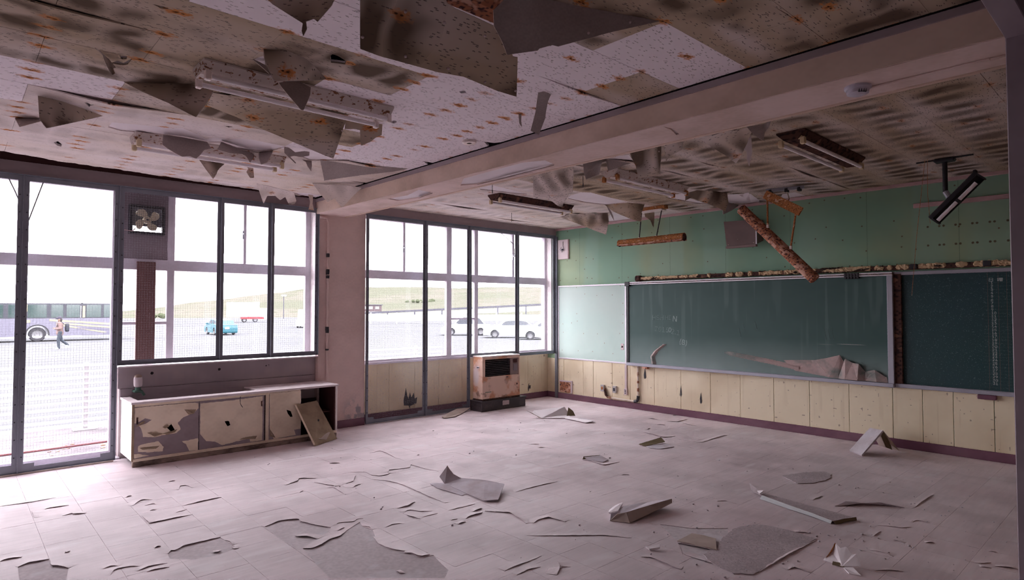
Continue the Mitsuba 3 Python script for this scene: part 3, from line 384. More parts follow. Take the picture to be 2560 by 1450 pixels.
for pts in LIPS:
    P = np.array(pts); seg = np.diff(P, axis=0); L = np.r_[0, np.cumsum(np.linalg.norm(seg, axis=1))]
    if L[-1] < .03: continue
    n = max(6, int(L[-1]/.025)); s = np.linspace(0, L[-1], n)
    Q = np.c_[np.interp(s, L, P[:, 0]), np.interp(s, L, P[:, 1])]
    Q += .006*(np.c_[meshkit.noise(np.c_[Q*30, s*0], 1), meshkit.noise(np.c_[Q*30, s*0], 2)]-.5)
    away = Q/np.linalg.norm(Q, axis=1, keepdims=True)
    tg = np.gradient(Q, axis=0); nr = np.c_[-tg[:, 1], tg[:, 0]]; nr /= np.linalg.norm(nr, axis=1, keepdims=True)+1e-9
    nr *= np.sign((nr*away).sum(1, keepdims=True)+1e-6)
    w = np.sin(np.pi*np.clip(s/L[-1], .02, .98))**.5; h = w*(.0045+.0055*rng.random())*(.7+.6*meshkit.noise(np.c_[Q*18, s*0], 4))
    V = np.vstack([np.c_[Q, h-.0022], np.c_[Q-nr*.0005, h], np.c_[Q+nr*.022, h*.5+.0002], np.c_[Q+nr*.07*np.minimum(1, L[-1]/.12), s*0+.0001], np.c_[Q+nr*.02, h*.45-.002]])
    F = []
    for a, b in ((0, 1), (1, 2), (2, 3), (4, 0)):
        for i in range(n-1):
            F.append((a*n+i, a*n+i+1, b*n+i+1, b*n+i))
    obj('curled_edge', trimesh.Trimesh(V, np.array([t for q in F for t in ((q[0], q[1], q[2]), (q[0], q[2], q[3]))]), process=False), 'floor_vinyl', fl)
for i, pts in enumerate(MATS):
    pl = Polygon(pts).buffer(0)
    g = Polygon(np.array(pl.segmentize(.03).exterior.coords)[:, :2]+.012*(nrs.rand(len(pl.segmentize(.03).exterior.coords), 2)-.5)).buffer(0)
    m = extr(g, .005, ((0, 0, .0006), (1, 0, 0), (0, 1, 0), (0, 0, 1)))
    k = obj('rough_patch', m, 'rough_felt', fl); part_label(k, 'rough grey crumbly patch on the floor')

# ---- ceiling: backing boards and nailed boards
ce = struct('ceiling', 'mould stained ceiling of nailed boards, torn and peeling, rust round the nails')
hol = shapely.union_all([Polygon(p).buffer(0) for p in HOLES]); exp_ = shapely.union_all([Polygon(p).buffer(0) for p in EXPOSED])
edge = [(-1.2, 7.2)]
for x in np.arange(-1.1, 3.5, .035):
    b = np.interp(x, [-1.2, .35, .78, 1.28, 1.9, 2.56, 3.0, 3.5], [7.25, 7.27, 7.40, 7.42, 7.50, 7.53, 7.58, 7.6])
    edge.append((x, b+.05*(meshkit.fbm(np.array([[x*7, 1.5, 0]]), 3)[0]-.5)+.035*(rng.random()-.5)))
torn = Polygon(edge+[(3.5, 7.7), (3.5, .4), (-1.2, .4)]).buffer(0)
zoneA, zoneB = sbox(-1.2, .46, 3.53, 7.62).intersection(torn), sbox(3.95, .46, XB, YW)
for z_ in (zoneA, zoneB):
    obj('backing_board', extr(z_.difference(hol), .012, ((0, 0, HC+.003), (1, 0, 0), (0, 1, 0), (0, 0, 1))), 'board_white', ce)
def level(row, x, y):
    if x < 3.5:
        if row == 2: return 0 if x > 2.6 else 2
        if row == 3: return 0 if .8 < x < 3.0 else 2
        if row == 4: return 0 if x > .8 else 2
        if row == 5: return 0 if x > 2.0 else 2
        if row == 6: return 0 if x > 1.6 else 2
        if row == 7: return 0 if x > 2.2 else (2 if x > 0 else 2)
        if row == 8: return 0 if x < .8 or x > 2.2 else 2
        if row == 9: return 0 if x < -.1 or x > 2.3 else 1
        if row == 10: return 1
        return 1 if row > 10 else 2
    return 1 if (y > 5.2) else 2
for row in range(-1, 15):
    y0 = .79+.465*row
    for cidx in range(-3, 10):
        x0 = (.345 if row % 2 else .80)+.912*cidx
        for z_ in (zoneA, zoneB):
            g = sbox(x0+.001, y0+.001, x0+.911, y0+.464).intersection(z_)
            if g.is_empty or g.area < .002: continue
            xc, yc = g.centroid.x, g.centroid.y
            halves = [g]
            lv = level(row, xc, yc)
            g = g.difference(hol).difference(exp_)
            if g.is_empty or g.area < .001: continue
            dz = .0015*(rng.random()-.5)
            m = extr(g, .009, ((0, 0, HC-.006+dz), (1, 0, 0), (0, 1, 0), (0, 0, 1)))
            sag = (.030 if row == 9 and .3 < x0 < .4 else .012+.012*rng.random()) if (row == 9 and .3 < x0 < .4) or rng.random() < .14 else 0
            if sag and g.area > .2:
                m = m.subdivide().subdivide().subdivide(); v = m.vertices.copy(); tx = np.clip((v[:, 0]-x0)/.911, 0, 1); ty = np.clip((v[:, 1]-y0)/.464, 0, 1)
                v[:, 2] -= sag*np.sin(np.pi*tx)**1.5*(1-ty)**1.5; m = trimesh.Trimesh(v, m.faces, process=False)
            obj('nailed_board', m, ['ceil_clean', 'ceil_mid', 'ceil_dark'][lv], ce, uv=m.vertices[:, :2].copy())
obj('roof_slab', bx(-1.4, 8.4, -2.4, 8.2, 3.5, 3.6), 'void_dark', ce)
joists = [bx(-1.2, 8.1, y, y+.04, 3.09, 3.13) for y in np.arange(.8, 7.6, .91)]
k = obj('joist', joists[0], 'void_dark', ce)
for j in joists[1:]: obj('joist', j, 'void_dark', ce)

# ---- beam
bm = struct('beam', 'long boxed ceiling beam running from the pillar to the doorway')
face = bx(3.52, 3.535, .46, YW, 2.84, 3.0)
obj('face_board', bx(3.52, 3.54, .47, YW-.001, 2.845, 3.0), 'beam_paint', bm)
cornm = []
for i in range(60):
    a, b = .47+i*.119, .47+(i+1)*.119; dz = .014*meshkit.noise(np.array([[a*1.7, 0, 0]]), 3)[0]+.004
    cornm.append(bx(3.512, 3.528, a, b, 2.995, HC-.012-dz*.5))
obj('cornice', bx(3.508, 3.53, .47, YW-.001, 2.995, HC-.014), 'cornice_paint', bm)
PB1 = Polygon([(3.77, 4.868), (3.86, 4.718), (3.9, 3.964), (3.817, 3.605), (3.647, 3.557), (3.56, 3.739), (3.572, 4.194), (3.589, 4.585)]).buffer(0)
PB2 = Polygon([(3.626, 6.021), (3.793, 6.053), (3.859, 5.749), (3.782, 5.368), (3.583, 5.339), (3.672, 5.688)]).buffer(0)
CR = Polygon([(3.56, 2.35), (3.60, 2.335), (3.65, 2.33), (3.80, 2.375), (3.80, 2.40), (3.66, 2.352)]).buffer(0)
und = sbox(3.525, .47, 3.945, YW-.001).difference(PB1).difference(PB2).difference(CR)
obj('under_board', extr(und, .012, ((0, 0, 2.84), (1, 0, 0), (0, 1, 0), (0, 0, 1))), 'beam_under', bm)
k = obj('inner_board', bx(3.54, 3.94, .47, YW-.001, 2.853, 2.862), 'board_white', bm); part_label(k, 'white inner board showing through the torn underside')
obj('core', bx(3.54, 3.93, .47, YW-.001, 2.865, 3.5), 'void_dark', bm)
obj('back_board', bx(3.935, 3.95, .47, YW-.001, 2.84, HC), 'beam_paint', bm)
obj('edge_bead', bx(3.925, 3.955, .47, YW-.001, 2.832, 2.846, .003), 'beam_paint', bm)
for (p, q, h) in (((3.86, 4.71), (3.82, 3.62), .05), ((3.86, 5.74), (3.79, 5.38), .06)):
    n_ = 14; V, F = [], []
    for i in range(n_+1):
        t = i/n_; x, y = p[0]+(q[0]-p[0])*t, p[1]+(q[1]-p[1])*t; d = h*math.sin(math.pi*t)**.7*(.7+.5*rng.random())
        V += [(x, y, 2.841), (x-d*.9, y, 2.836-d*.35)]
        if i: F += [(2*i-2, 2*i, 2*i+1, 2*i-1)]
    k = obj('torn_flap', sheet(V, F, .002), 'board_back', bm)

# ---- pillar, window wall
pl = struct('pillar', 'pink beige concrete pillar between the two window bays')
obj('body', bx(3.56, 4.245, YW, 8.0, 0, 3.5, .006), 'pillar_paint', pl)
obj('baseboard', bx(3.56, 4.245, YW-.008, YW+.01, 0, .105, .002), 'purple_vinyl', pl)
wb = struct('wall_back', 'window wall with mauve lintel, yellow boards under the right windows')
obj('lintel', bx(-1.2, 3.56, YW+.005, 7.98, 2.905, 3.04), 'lintel_paint', wb)
obj('lintel', bx(4.245, XB, YW+.005, 7.98, 2.905, 3.05), 'lintel_paint', wb)
obj('wood_plate', bx(-1.2, 3.56, YW+.01, 7.98, 3.04, 3.12), 'wood_dark', wb)
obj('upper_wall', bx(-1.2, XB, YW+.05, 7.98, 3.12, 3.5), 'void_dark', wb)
# under sink bay
obj('apron', bx(1.36, 3.56, 7.702, 7.98, 0, .97), 'plaster', wb)
obj('ledge', bx(1.33, 3.56, 7.60, 7.81, .972, .984, .003), 'white_jamb', wb)
# under right windows
obj('apron', bx(4.245, XB, 7.85, 7.98, 0, .80), 'plaster', wb)
seams = [4.245, 4.765, 5.21, 5.655, 6.11, 6.565, 7.02, 7.585, 8.1]
for a, b in zip(seams[:-1], seams[1:]):
    obj('panel', bx(a+.0015, b-.0015, 7.838, 7.852, .10, .80, .002), 'yellow_board', wb)
obj('sill', bx(4.245, XB, 7.80, 7.95, .80, .835, .004), 'sash', wb)
obj('skirting', bx(4.245, XB, 7.828, 7.845, 0, .10, .002), 'purple_vinyl', wb)
m = extr(Polygon([(5.02, .16), (5.01, .23), (5.03, .3), (5.05, .42), (5.075, .3), (5.10, .25), (5.12, .35), (5.15, .26), (5.19, .33), (5.21, .24), (5.25, .26), (5.24, .17), (5.13, .14), (5.12, .10), (5.10, .15)]), .001, ((0, 7.8372, 0), (1, 0, 0), (0, 0, 1), (0, -1, 0)))
k = obj('tear', m, 'dark_plastic', wb); part_label(k, 'dark torn splintered hole in a yellow board')
m = extr(Polygon([(7.60, .13), (7.59, .2), (7.61, .27), (7.63, .23), (7.66, .24), (7.65, .17), (7.63, .19)]), .001, ((0, 7.8372, 0), (1, 0, 0), (0, 0, 1), (0, -1, 0)))
obj('tear', m, 'dark_plastic', wb)
obj('jamb', bx(8.045, 8.10, 7.70, 7.95, .80, 2.91), 'white_jamb', wb)
obj('jamb', bx(3.54, 3.565, 7.66, 7.9, .98, 2.91), 'white_jamb', wb)

def window(name, label, bars, panes):
    k = struct(name, label)
    for (x0, x1, z0, z1, *d) in bars:
        y0, y1 = d if d else (7.82, 7.88)
        obj('frame_bar', bx(x0, x1, y0, y1, z0, z1, .004), 'sash', k)
    for (x0, x1, z0, z1) in panes:
        v = [(x0, 7.85, z0), (x1, 7.85, z0), (x1, 7.85, z1), (x0, 7.85, z1)]
        obj('pane', (np.array(v), np.array([(0, 1, 2), (0, 2, 3)])), 'window_glass', k)
    return k
d1 = window('door_1', 'tall glazed double door with transom at the left, white light behind it',
    [(-1.2, 1.36, 2.035, 2.155), (-1.2, 1.36, 2.885, 2.93), (1.293, 1.37, 0, 2.93), (-1.2, 1.36, .02, .075), (-.62, -.55, 0, 2.93), (-1.2, -1.15, 0, 2.93)],
    [(-.55, 1.293, 2.155, 2.885), (-.55, 1.293, .075, 2.035), (-1.15, -.62, 2.155, 2.885), (-1.15, -.62, .075, 2.035)])
obj('threshold', bx(-1.2, 1.37, 7.66, 8.0, -.05, .018), 'sash', d1)
obj('mud_strip', tube([(x, 7.585+.012*rng.random(), .006) for x in np.arange(-1.1, 1.36, .06)], .012, 6), 'sheet_tan', d1)
w1 = window('window_1', 'window above the sink with a fan panel, a brown board and aluminium sashes',
    [(1.37, 3.54, 2.035, 2.155), (1.37, 3.54, 2.89, 2.93), (1.83, 1.906, .985, 2.93), (2.672, 2.706, 2.155, 2.89), (3.471, 3.54, .985, 2.93), (1.37, 3.54, .97, 1.012), (1.37, 1.86, 1.424, 1.454)],
    [(1.37, 1.83, 1.454, 2.035), (1.37, 1.83, 1.012, 1.424), (1.906, 2.672, 2.155, 2.89), (2.706, 3.471, 2.155, 2.89), (1.906, 3.471, 1.012, 2.035)])
hole = sbox(1.385, 2.155, 1.83, 2.92).difference(sbox(1.46, 2.445, 1.77, 2.74))
k = obj('blank_panel', extr(hole, .02, ((0, 7.85, 0), (1, 0, 0), (0, 0, 1), (0, -1, 0))), 'fan_panel', w1); part_label(k, 'mauve blank panel holding the fan')
obj('latch', cat(bx(2.652, 2.672, 7.79, 7.82, 2.46, 2.56, .003), bx(2.655, 2.668, 7.765, 7.80, 2.515, 2.53)), 'board_frame', w1)
w2 = window('window_2', 'wide window of the right bay with aluminium sashes and transom',
    [(4.245, 8.06, 2.035, 2.155), (4.245, 8.06, 2.89, 2.93), (4.985, 5.02, 2.155, 2.89), (5.79, 5.885, .83, 2.93), (6.355, 6.43, .83, 2.93), (7.20, 7.247, 2.155, 2.89), (8.0, 8.06, .83, 2.93), (4.245, 8.06, .83, .865), (5.885, 6.355, 1.425, 1.45), (4.245, 4.30, .83, 2.93)],
    [(4.30, 4.985, 2.155, 2.89), (5.02, 5.79, 2.155, 2.89), (4.30, 5.79, .865, 2.035), (5.885, 6.355, .865, 1.425), (5.885, 6.355, 1.45, 2.035), (5.885, 6.355, 2.155, 2.89), (6.43, 7.20, 2.155, 2.89), (7.247, 8.0, 2.155, 2.89), (6.43, 8.0, .865, 2.035)])
for x in (4.965, 7.185): obj('latch', cat(bx(x, x+.02, 7.79, 7.82, 2.44, 2.54, .003), bx(x+.003, x+.016, 7.765, 7.80, 2.50, 2.515)), 'board_frame', w2)

# ---- right wall (chalkboard wall)
wr = struct('wall_right', 'chalkboard wall, green paint above and yellow boards below')
obj('plaster', bx(XB, XB+.15, .3, 8.0, 0, 3.5), 'green_paint', wr)
sy = [7.836, 7.434, 6.98, 6.754, 6.353, 5.99, 5.53, 5.062, 4.58, 4.129, 3.66, 3.202, 2.735, 2.266, 1.97, 1.683, 1.328, .87, .47]
for a, b in zip(sy[1:], sy[:-1]):
    t = .002*rng.random()
    obj('panel', bx(XB-.012-t, XB, a+.0025, b-.0025, .10, .705, .002), 'yellow_board', wr)
bb = struct('baseboard_right', 'purple vinyl baseboard below the yellow boards')
obj('strip', bx(XB-.022, XB, .47, 7.826, .0005, .10, .003), 'purple_vinyl', bb)
tr = struct('trim_1', 'pink ceiling trim along the top of the green wall')
obj('strip', bx(XB-.03, XB, .47, YW, 3.005, 3.045, .004), 'pink_trim', tr)
for (y, z, s) in ((4.73, .29, .035), (5.06, .36, .03), (5.70, .57, .05)):
    pts = [(y+s*.4, z-.06), (y+s*.5, z), (y+s*.2, z+.05), (y, z+.09), (y-s*.3, z+.02), (y-s*.4, z-.05), (y, z-.075)]
    k = obj('tear', extr(Polygon([(p[0], p[1]) for p in pts]), .001, ((XB-.0155, 0, 0), (0, 1, 0), (0, 0, 1), (-1, 0, 0))), 'dark_plastic', wr)

# ---- partition with the doorway, left and corridor walls
wf = struct('wall_front', 'corridor partition with the doorway we look through')
obj('partition', bx(3.32, 8.1, .38, .46, 0, 3.5), 'partition_wood', wf); obj('partition', bx(-1.2, -.9, .38, .46, 0, 3.5), 'plaster', wf)
obj('header', bx(-.9, 3.32, .385, .45, 2.83, 3.5), 'wood_dark', wf)
tf = struct('trim_2', 'grey steel door frame at the right edge, post and head rail')
obj('post', bx(3.212, 3.34, .375, .462, 0, 2.73, .003), 'post_grey', tf)
obj('head_rail', bx(-.92, 3.34, .375, .462, 2.722, 2.83, .003), 'post_grey', tf)
obj('post', bx(-.94, -.88, .375, .462, 0, 2.73, .003), 'post_grey', tf)
wl = struct('wall_left', 'plain left wall'); obj('plaster', bx(-1.35, -1.2, -2.2, 8.0, 0, 3.5), 'corridor_paint', wl)
wc = struct('wall_corridor', 'plain corridor wall behind the doorway'); obj('plaster', cat(bx(-1.2, 8.25, -2.3, -2.2, 0, 3.5), bx(8.1, 8.25, -2.2, .38, 0, 3.5)), 'corridor_paint', wc)
cc = struct('ceiling_corridor', 'plain corridor ceiling'); obj('slab', bx(-1.2, 8.1, -2.2, .38, 2.9, 2.95), 'corridor_paint', cc)

# ================= hanging boards =================
def flap_mesh(pts, n, curl, t=.004):
    P = np.array(pts); n = np.array(n); n = n/np.linalg.norm(n); c = P.mean(0)
    u = np.cross(n, [0, 0, 1.0]); u = u/np.linalg.norm(u) if np.linalg.norm(u) > .1 else np.array([1.0, 0, 0]); v = np.cross(n, u)
    q = np.c_[(P-c)@u, (P-c)@v]; w = (P-c)@n
    pg = Polygon(q).buffer(0); pg = max(getattr(pg, 'geoms', [pg]), key=lambda g: g.area)
    bd = np.array(pg.segmentize(.025).exterior.coords)[:-1]
    d = .045; gx, gy = np.meshgrid(np.arange(q[:, 0].min(), q[:, 0].max(), d), np.arange(q[:, 1].min(), q[:, 1].max(), d))
    gi = np.c_[gx.ravel(), gy.ravel()]; inn = pg.buffer(-.015)
    gi = np.array([p for p in gi if inn.contains(Point(p))]).reshape(-1, 2)
    A = np.vstack([bd, gi]); tri = Delaunay(A).simplices; cen = A[tri].mean(1); pb = pg.buffer(1e-4)
    tri = tri[[pb.contains(Point(p)) for p in cen]]
    e1, e2 = A[tri[:, 1]]-A[tri[:, 0]], A[tri[:, 2]]-A[tri[:, 0]]; ar = e1[:, 0]*e2[:, 1]-e1[:, 1]*e2[:, 0]; tri = np.where((ar < 0)[:, None], tri[:, ::-1], tri)
    # height field over the plane (original out-of-plane parts + curl)
    qq = q+1e-6*nrs.rand(*q.shape); h = LinearNDInterpolator(qq, w)(A); h = np.where(np.isfinite(h), h, NearestNDInterpolator(qq, w)(A))
    drop = P[:, 2].max()-P[:, 2].min()
    z = c[2]+(A@np.array([u[2], v[2]])); fr_ = np.clip((P[:, 2].max()-z)/max(drop, .02), 0, 1)
    h = h+curl*fr_**2+.010*(meshkit.noise(np.c_[A*5, A[:, :1]*0], 5)-.5)*fr_
    W = c+A[:, :1]*u+A[:, 1:]*v+h[:, None]*n
    top, bot = W+n*t/2, W-n*t/2; N = len(W); nb = len(bd)
    side = []
    for i in range(nb):
        j = (i+1) % nb; side += [(i, i+N, j+N), (i, j+N, j)]
    f = trimesh.Trimesh(top, tri, process=False)
    b = trimesh.Trimesh(np.vstack([bot, top]), np.vstack([tri[:, ::-1], np.array(side)*0+np.where(np.array(side) < N, np.array(side)+N, np.array(side)-N)]), process=False)
    return f, b, A
for i, (lab, seen, curl, pts, n, nails) in enumerate(FLAPS):
    k = thing('hanging_ceiling_board', lab, 'ceiling board', 'torn ceiling boards')
    f, b, A = flap_mesh(pts, n, curl)
    if seen == 'face':
        lv = 'ceil_dark' if i not in (19, 20, 21) else 'ceil_mid'
        obj('face', f, lv, k, smooth=True, uv=A+np.array([.45+.3*i, 1.0+.17*i])); obj('paper_back', b, 'board_back', k)
    else:
        m1 = 'board_white' if seen == 'white' else 'board_back'
        obj('paper_back', f, m1, k, smooth=True); obj('face', b, 'ceil_mid' if seen != 'white' else 'board_white', k, uv=b.vertices[:, :2].copy())
    for p in nails:
        s = trimesh.creation.icosphere(1, .0075); s.apply_translation(np.array(p)+np.array(n)*.003)
        kk = obj('nail_head', s, 'label_white', k)
# ================= steel mesh panels =================
def mesh_panel(label, x0, x1, z0, z1, inner=(), wl_=.044, plates=True):
    k = thing('wire_mesh_panel', label, 'mesh panel', 'steel framed wire mesh panels')
    y0, y1 = YW-.034, YW-.003
    for a, b in ((x0, x0+wl_), (x1-wl_, x1)):
        obj('stile', cat(bx(a, b, y1-.005, y1, z0, z1), bx(a if a == x0 else b-.005, a+.005 if a == x0 else b, y0, y1, z0, z1)), 'galvanised', k)
    for a, b in inner: obj('stile', cat(bx(a, b, y1-.005, y1, z0, z1), bx((a+b)/2-.004, (a+b)/2+.004, y0-.008, y1, z0, z1)), 'galvanised', k)
    obj('top_rail', cat(bx(x0, x1, y1-.005, y1, z1-.058, z1), bx(x0, x1, y0, y1, z1-.006, z1)), 'galvanised', k)
    obj('bottom_rail', cat(bx(x0, x1, y1-.005, y1, z0, z0+.05), bx(x0, x1, y0, y1, z0, z0+.006)), 'galvanised', k)
    if plates:
        for a in (x0, x1-.13): obj('gusset', bx(a, a+.13, y1-.008, y1-.004, z0, z0+.085), 'galvanised', k)
    W = []
    r = .00045; yw = YW+.001
    for x in np.arange(x0+.02, x1-.01, .0254): W.append(bx(x-r, x+r, yw-r, yw+r, z0+.01, z1-.01))
    for z in np.arange(z0+.02, z1-.01, .0254): W.append(bx(x0+.01, x1-.01, yw-r, yw+r, z-r, z+r))
    kk = obj('wire_mesh', cat(*W), 'mesh_wire', k); part_label(kk, 'fine square wire mesh', 'stuff')
    rv = []
    for z in np.arange(z0+.15, z1-.1, .17):
        for xx in (x0+.028, x1-.028):
            s = trimesh.creation.icosphere(1, .006); s.apply_translation((xx, y1-.006, z)); rv.append(s)
    for s in rv: obj('rivet', s, 'black_paint', k)
    return k
mesh_panel('floor to ceiling wire mesh panel cut by the left edge of the photo', -1.19, .515, .012, 2.912)
mesh_panel('floor to ceiling wire mesh panel over the glazed door, bus and walker behind it', .516, 1.318, .012, 2.912)
mesh_panel('widest wire mesh panel, above the sink, with two posts inside', 1.319, 3.552, 1.0, 2.912, ((2.302, 2.378), (2.894, 2.974)), plates=False)
mesh_panel('wire mesh panel right of the pillar, reaching the floor', 4.25, 5.239, .012, 2.92)
mesh_panel('narrow wire mesh panel left of the rusty heater, reaching the floor', 5.240, 6.078, .012, 2.92)
mesh_panel('wire mesh panel standing above the rusty heater', 6.082, 7.118, .835, 2.92, plates=False)
mesh_panel('wire mesh panel in the far right corner beside the chalkboard wall', 7.122, 8.052, .80, 2.92, plates=False)
for nm, x, lab in (('corner_post', 8.074, 'grey steel post standing in the far corner'),):
    one(nm, cat(bx(x-.02, x+.018, YW-.052, YW-.045, 0, 2.90), bx(x-.02, x-.013, YW-.052, YW, 0, 2.90)), 'galvanised', lab, 'post')
for nm, x in (('lower_post', 7.085),): pass
def stay(label, a, b, c):
    k = thing('window_stay', label, 'window stay', 'window stays')
    obj('arm', tube([a, b], .006, 6), 'wire_dark', k); obj('arm', tube([b, c], .006, 6), 'wire_dark', k)
stay('thin dark V shaped window stay behind the glazed door panel', (.685, 7.80, 2.90), (.562, 7.66, 2.473), (.516, 7.66, 2.56))
stay('thin dark window stay at the left photo edge', (.411, 7.80, 2.885), (.456, 7.66, 2.735), (.506, 7.66, 2.60))
stay('thin dark window stay at the top of the far right window', (6.895, 7.80, 2.907), (7.08, 7.66, 2.70), (7.22, 7.78, 2.50))

# brown board, fan
one('brown_board', bx(1.522, 1.708, 7.785, 7.812, 1.013, 2.125, .003), 'brown_board', 'dark red brown ribbed board leaning upright inside the sink window', 'board')
fan = thing('ventilation_fan', 'cream bladed ventilation fan in a dark square grille above the brown board', 'fan')
fx, fz, fy = 1.615, 2.592, 7.80
obj('housing', extr(sbox(-.175, -.16, .175, .16).difference(sbox(-.145, -.135, .145, .13)), .06, ((fx, fy+.03, fz), (1, 0, 0), (0, 0, 1), (0, -1, 0))), 'black_paint', fan)
obj('back_plate', cat(bx(fx-.15, fx+.165, 7.90, 7.91, fz-.06, fz+.145)), 'dark_plastic', fan)
for a in (12, 105, 195, 285):
    V, F = [], []
    for i in range(12):
        t0 = i/11; r = .025+.112*t0; wdt = math.radians(7+25*math.sin(math.pi*t0**.85)**.55 if 0 < i < 11 else (10 if i == 0 else 4))
        mid = math.radians(a+26*t0)
        for s_ in (-1, 0, 1):
            t_ = mid+s_*wdt*(.8 if s_ < 0 else 1.0)
            V.append((fx+r*math.cos(t_), fy+s_*.020*t0-.004*(s_ == 0), fz+r*math.sin(t_)))
        if i: F += [(3*i-3, 3*i-2, 3*i+1, 3*i), (3*i-2, 3*i-1, 3*i+2, 3*i+1)]
    obj('blade', sheet(V, F, .003), 'fan_cream', fan, smooth=True)
obj('hub', lathe([(0, -.03), (.034, -.026), (.042, 0), (.04, .03), (0, .03)], 20, (fx, fy, fz), (0, 1, 0)), 'fan_cream', fan)
obj('hub_cap', lathe([(0, -.036), (.012, -.034), (.014, -.024), (0, -.024)], 12, (fx, fy, fz), (0, 1, 0)), 'wire_dark', fan)
G = [bx(fx+x-.0012, fx+x+.0012, fy-.035, fy-.032, fz-.15, fz+.15) for x in np.arange(-.14, .15, .02)]+[bx(fx-.16, fx+.16, fy-.035, fy-.032, fz+z-.0012, fz+z+.0012) for z in np.arange(-.13, .14, .02)]
kk = obj('guard', cat(*G), 'wire_dark', fan); part_label(kk, 'dark wire guard', 'stuff')
obj('cord', tube([(fx-.12, fy-.02, fz-.11), (fx-.15, fy-.04, fz-.14), (fx-.22, fy-.03, fz-.13), (fx-.25, fy-.01, fz-.16)], .005, 6), 'pink_trim', fan)

# pillar pipe
cp = thing('pillar_pipe', 'thin beige pipe with dark gaps running down the pillar', 'pipe')
px_ = 3.68
path = [(3.57, YW-.02, 2.80), (3.63, YW-.02, 2.80), (3.665, YW-.02, 2.785), (px_, YW-.02, 2.74), (px_, YW-.02, .66)]
obj('tube', tube(path, .016, 8), 'conduit_rusty' if False else 'pillar_paint', cp)
for z0, z1 in ((2.28, 2.33), (2.05, 2.12), (2.00, 2.04), (1.28, 1.36), (1.05, 1.07)): obj('gap_clip', bx(px_-.02, px_+.014, YW-.04, YW, z0, z1, .004), 'dark_plastic', cp)

# ================= ceiling lamps =================
def tube_lamp(label, x0, x1, y, body, wire=None, cap='cap_yellow', two_tubes=True):
    k = thing('tube_lamp', label, 'ceiling lamp', 'ceiling tube lamps')
    prof = Polygon([(-.115, 0), (.115, 0), (.115, -.012), (.05, -.075), (-.05, -.075), (-.115, -.012)])
    obj('body', extr(prof, x1-x0, ((x0, y, HC-.007), (0, 1, 0), (0, 0, 1), (1, 0, 0))), body, k)
    for s in ((-1, 1) if two_tubes else ()):
        obj('tube', tube([(x0+.045, y+s*.088, 2.950), (x1-.045, y+s*.088, 2.950)], .016, 12), 'tube_glass', k, smooth=40)
        for a in (x0+.012, x1-.047):
            obj('socket', cat(bx(a, a+.035, y+s*.088-.02, y+s*.088+.02, 2.925, 2.985, .006), bx(a+.008, a+.027, y+s*.06-.02, y+s*.06+.02, 2.97, 3.02)), cap, k)
    return k
tube_lamp('long white tube lamp with rust spots, nearest the camera on the left', 1.05, 2.31, 3.87, 'rust_spotted_white', cap='lamp_white')
tube_lamp('white tube lamp half hidden behind grey torn boards, nearest the sink window', 1.09, 2.33, 5.82, 'rust_spotted_white')
tube_lamp('rusty lamp mostly hidden above the large dark hanging board', 1.0, 1.93, 2.14, 'rust_pale', two_tubes=False)
tube_lamp('rusty tube lamp nearest the far right window', 5.02, 6.40, 5.80, 'rust_dark')
tube_lamp('grey tube lamp with rusty left end, middle of the row beyond the beam', 5.02, 6.38, 3.97, 'rust_spotted_white', cap='rust_orange')
tube_lamp('dark rusty twin tube lamp nearest the doorway beyond the beam', 5.00, 6.40, 2.10, 'rust_dark', cap='cap_yellow')

# chalkboard lamps
h1 = thing('hanging_lamp', 'rusty orange trough lamp hung on two rods, left of the speaker box', 'hanging lamp')
X1 = 7.32
obj('mount_plate', bx(X1-.05, X1+.05, 4.79, 5.28, 2.995, HC-.008, .004), 'rust_orange', h1)
obj('mount_back', bx(X1-.06, X1+.06, 4.83, 5.34, 2.975, 2.995, .004), 'lamp_white', h1)
for y, yt in ((5.246, 5.20), (4.955, 4.86)): obj('rod', tube([(X1, yt, 3.0), (X1, y, 2.61)], .008, 8), 'wire_dark', h1); obj('rod_nut', bx(X1-.016, X1+.016, y-.016, y+.016, 2.60, 2.63, .004), 'lamp_white', h1)
def trough(a, b, r, m, k, name='trough', n=14, arc=(math.radians(-10), math.radians(250)), up=(0, 0, 1), t=.006):
    a, b = np.asarray(a, float), np.asarray(b, float); d = (b-a)/np.linalg.norm(b-a); upv = np.asarray(up, float); upv = upv-d*(upv@d); upv /= np.linalg.norm(upv); s = np.cross(upv, d)
    th = np.linspace(*arc, n)
    out = Polygon([(r*math.cos(x), r*math.sin(x)) for x in th]+[((r-t)*math.cos(x), (r-t)*math.sin(x)) for x in th[::-1]]).buffer(0)
    return obj(name, extr(out, float(np.linalg.norm(b-a)), (a, s, upv, d)), m, k)
trough((X1, 5.605, 2.565), (X1, 4.508, 2.575), .055, 'rust_orange', h1, arc=(math.radians(-30), math.radians(210)))
obj('lip', cat(bx(X1-.066, X1-.044, 4.51, 5.60, 2.527, 2.545), bx(X1+.044, X1+.066, 4.51, 5.60, 2.527, 2.545)), 'rust_pale', h1)
for y in (5.60, 4.51): obj('end_cap', lathe([(0, -.004), (.052, -.004), (.052, .004), (0, .004)], 16, (X1, y, 2.57), (0, 1, 0)), 'rust_dark', h1)

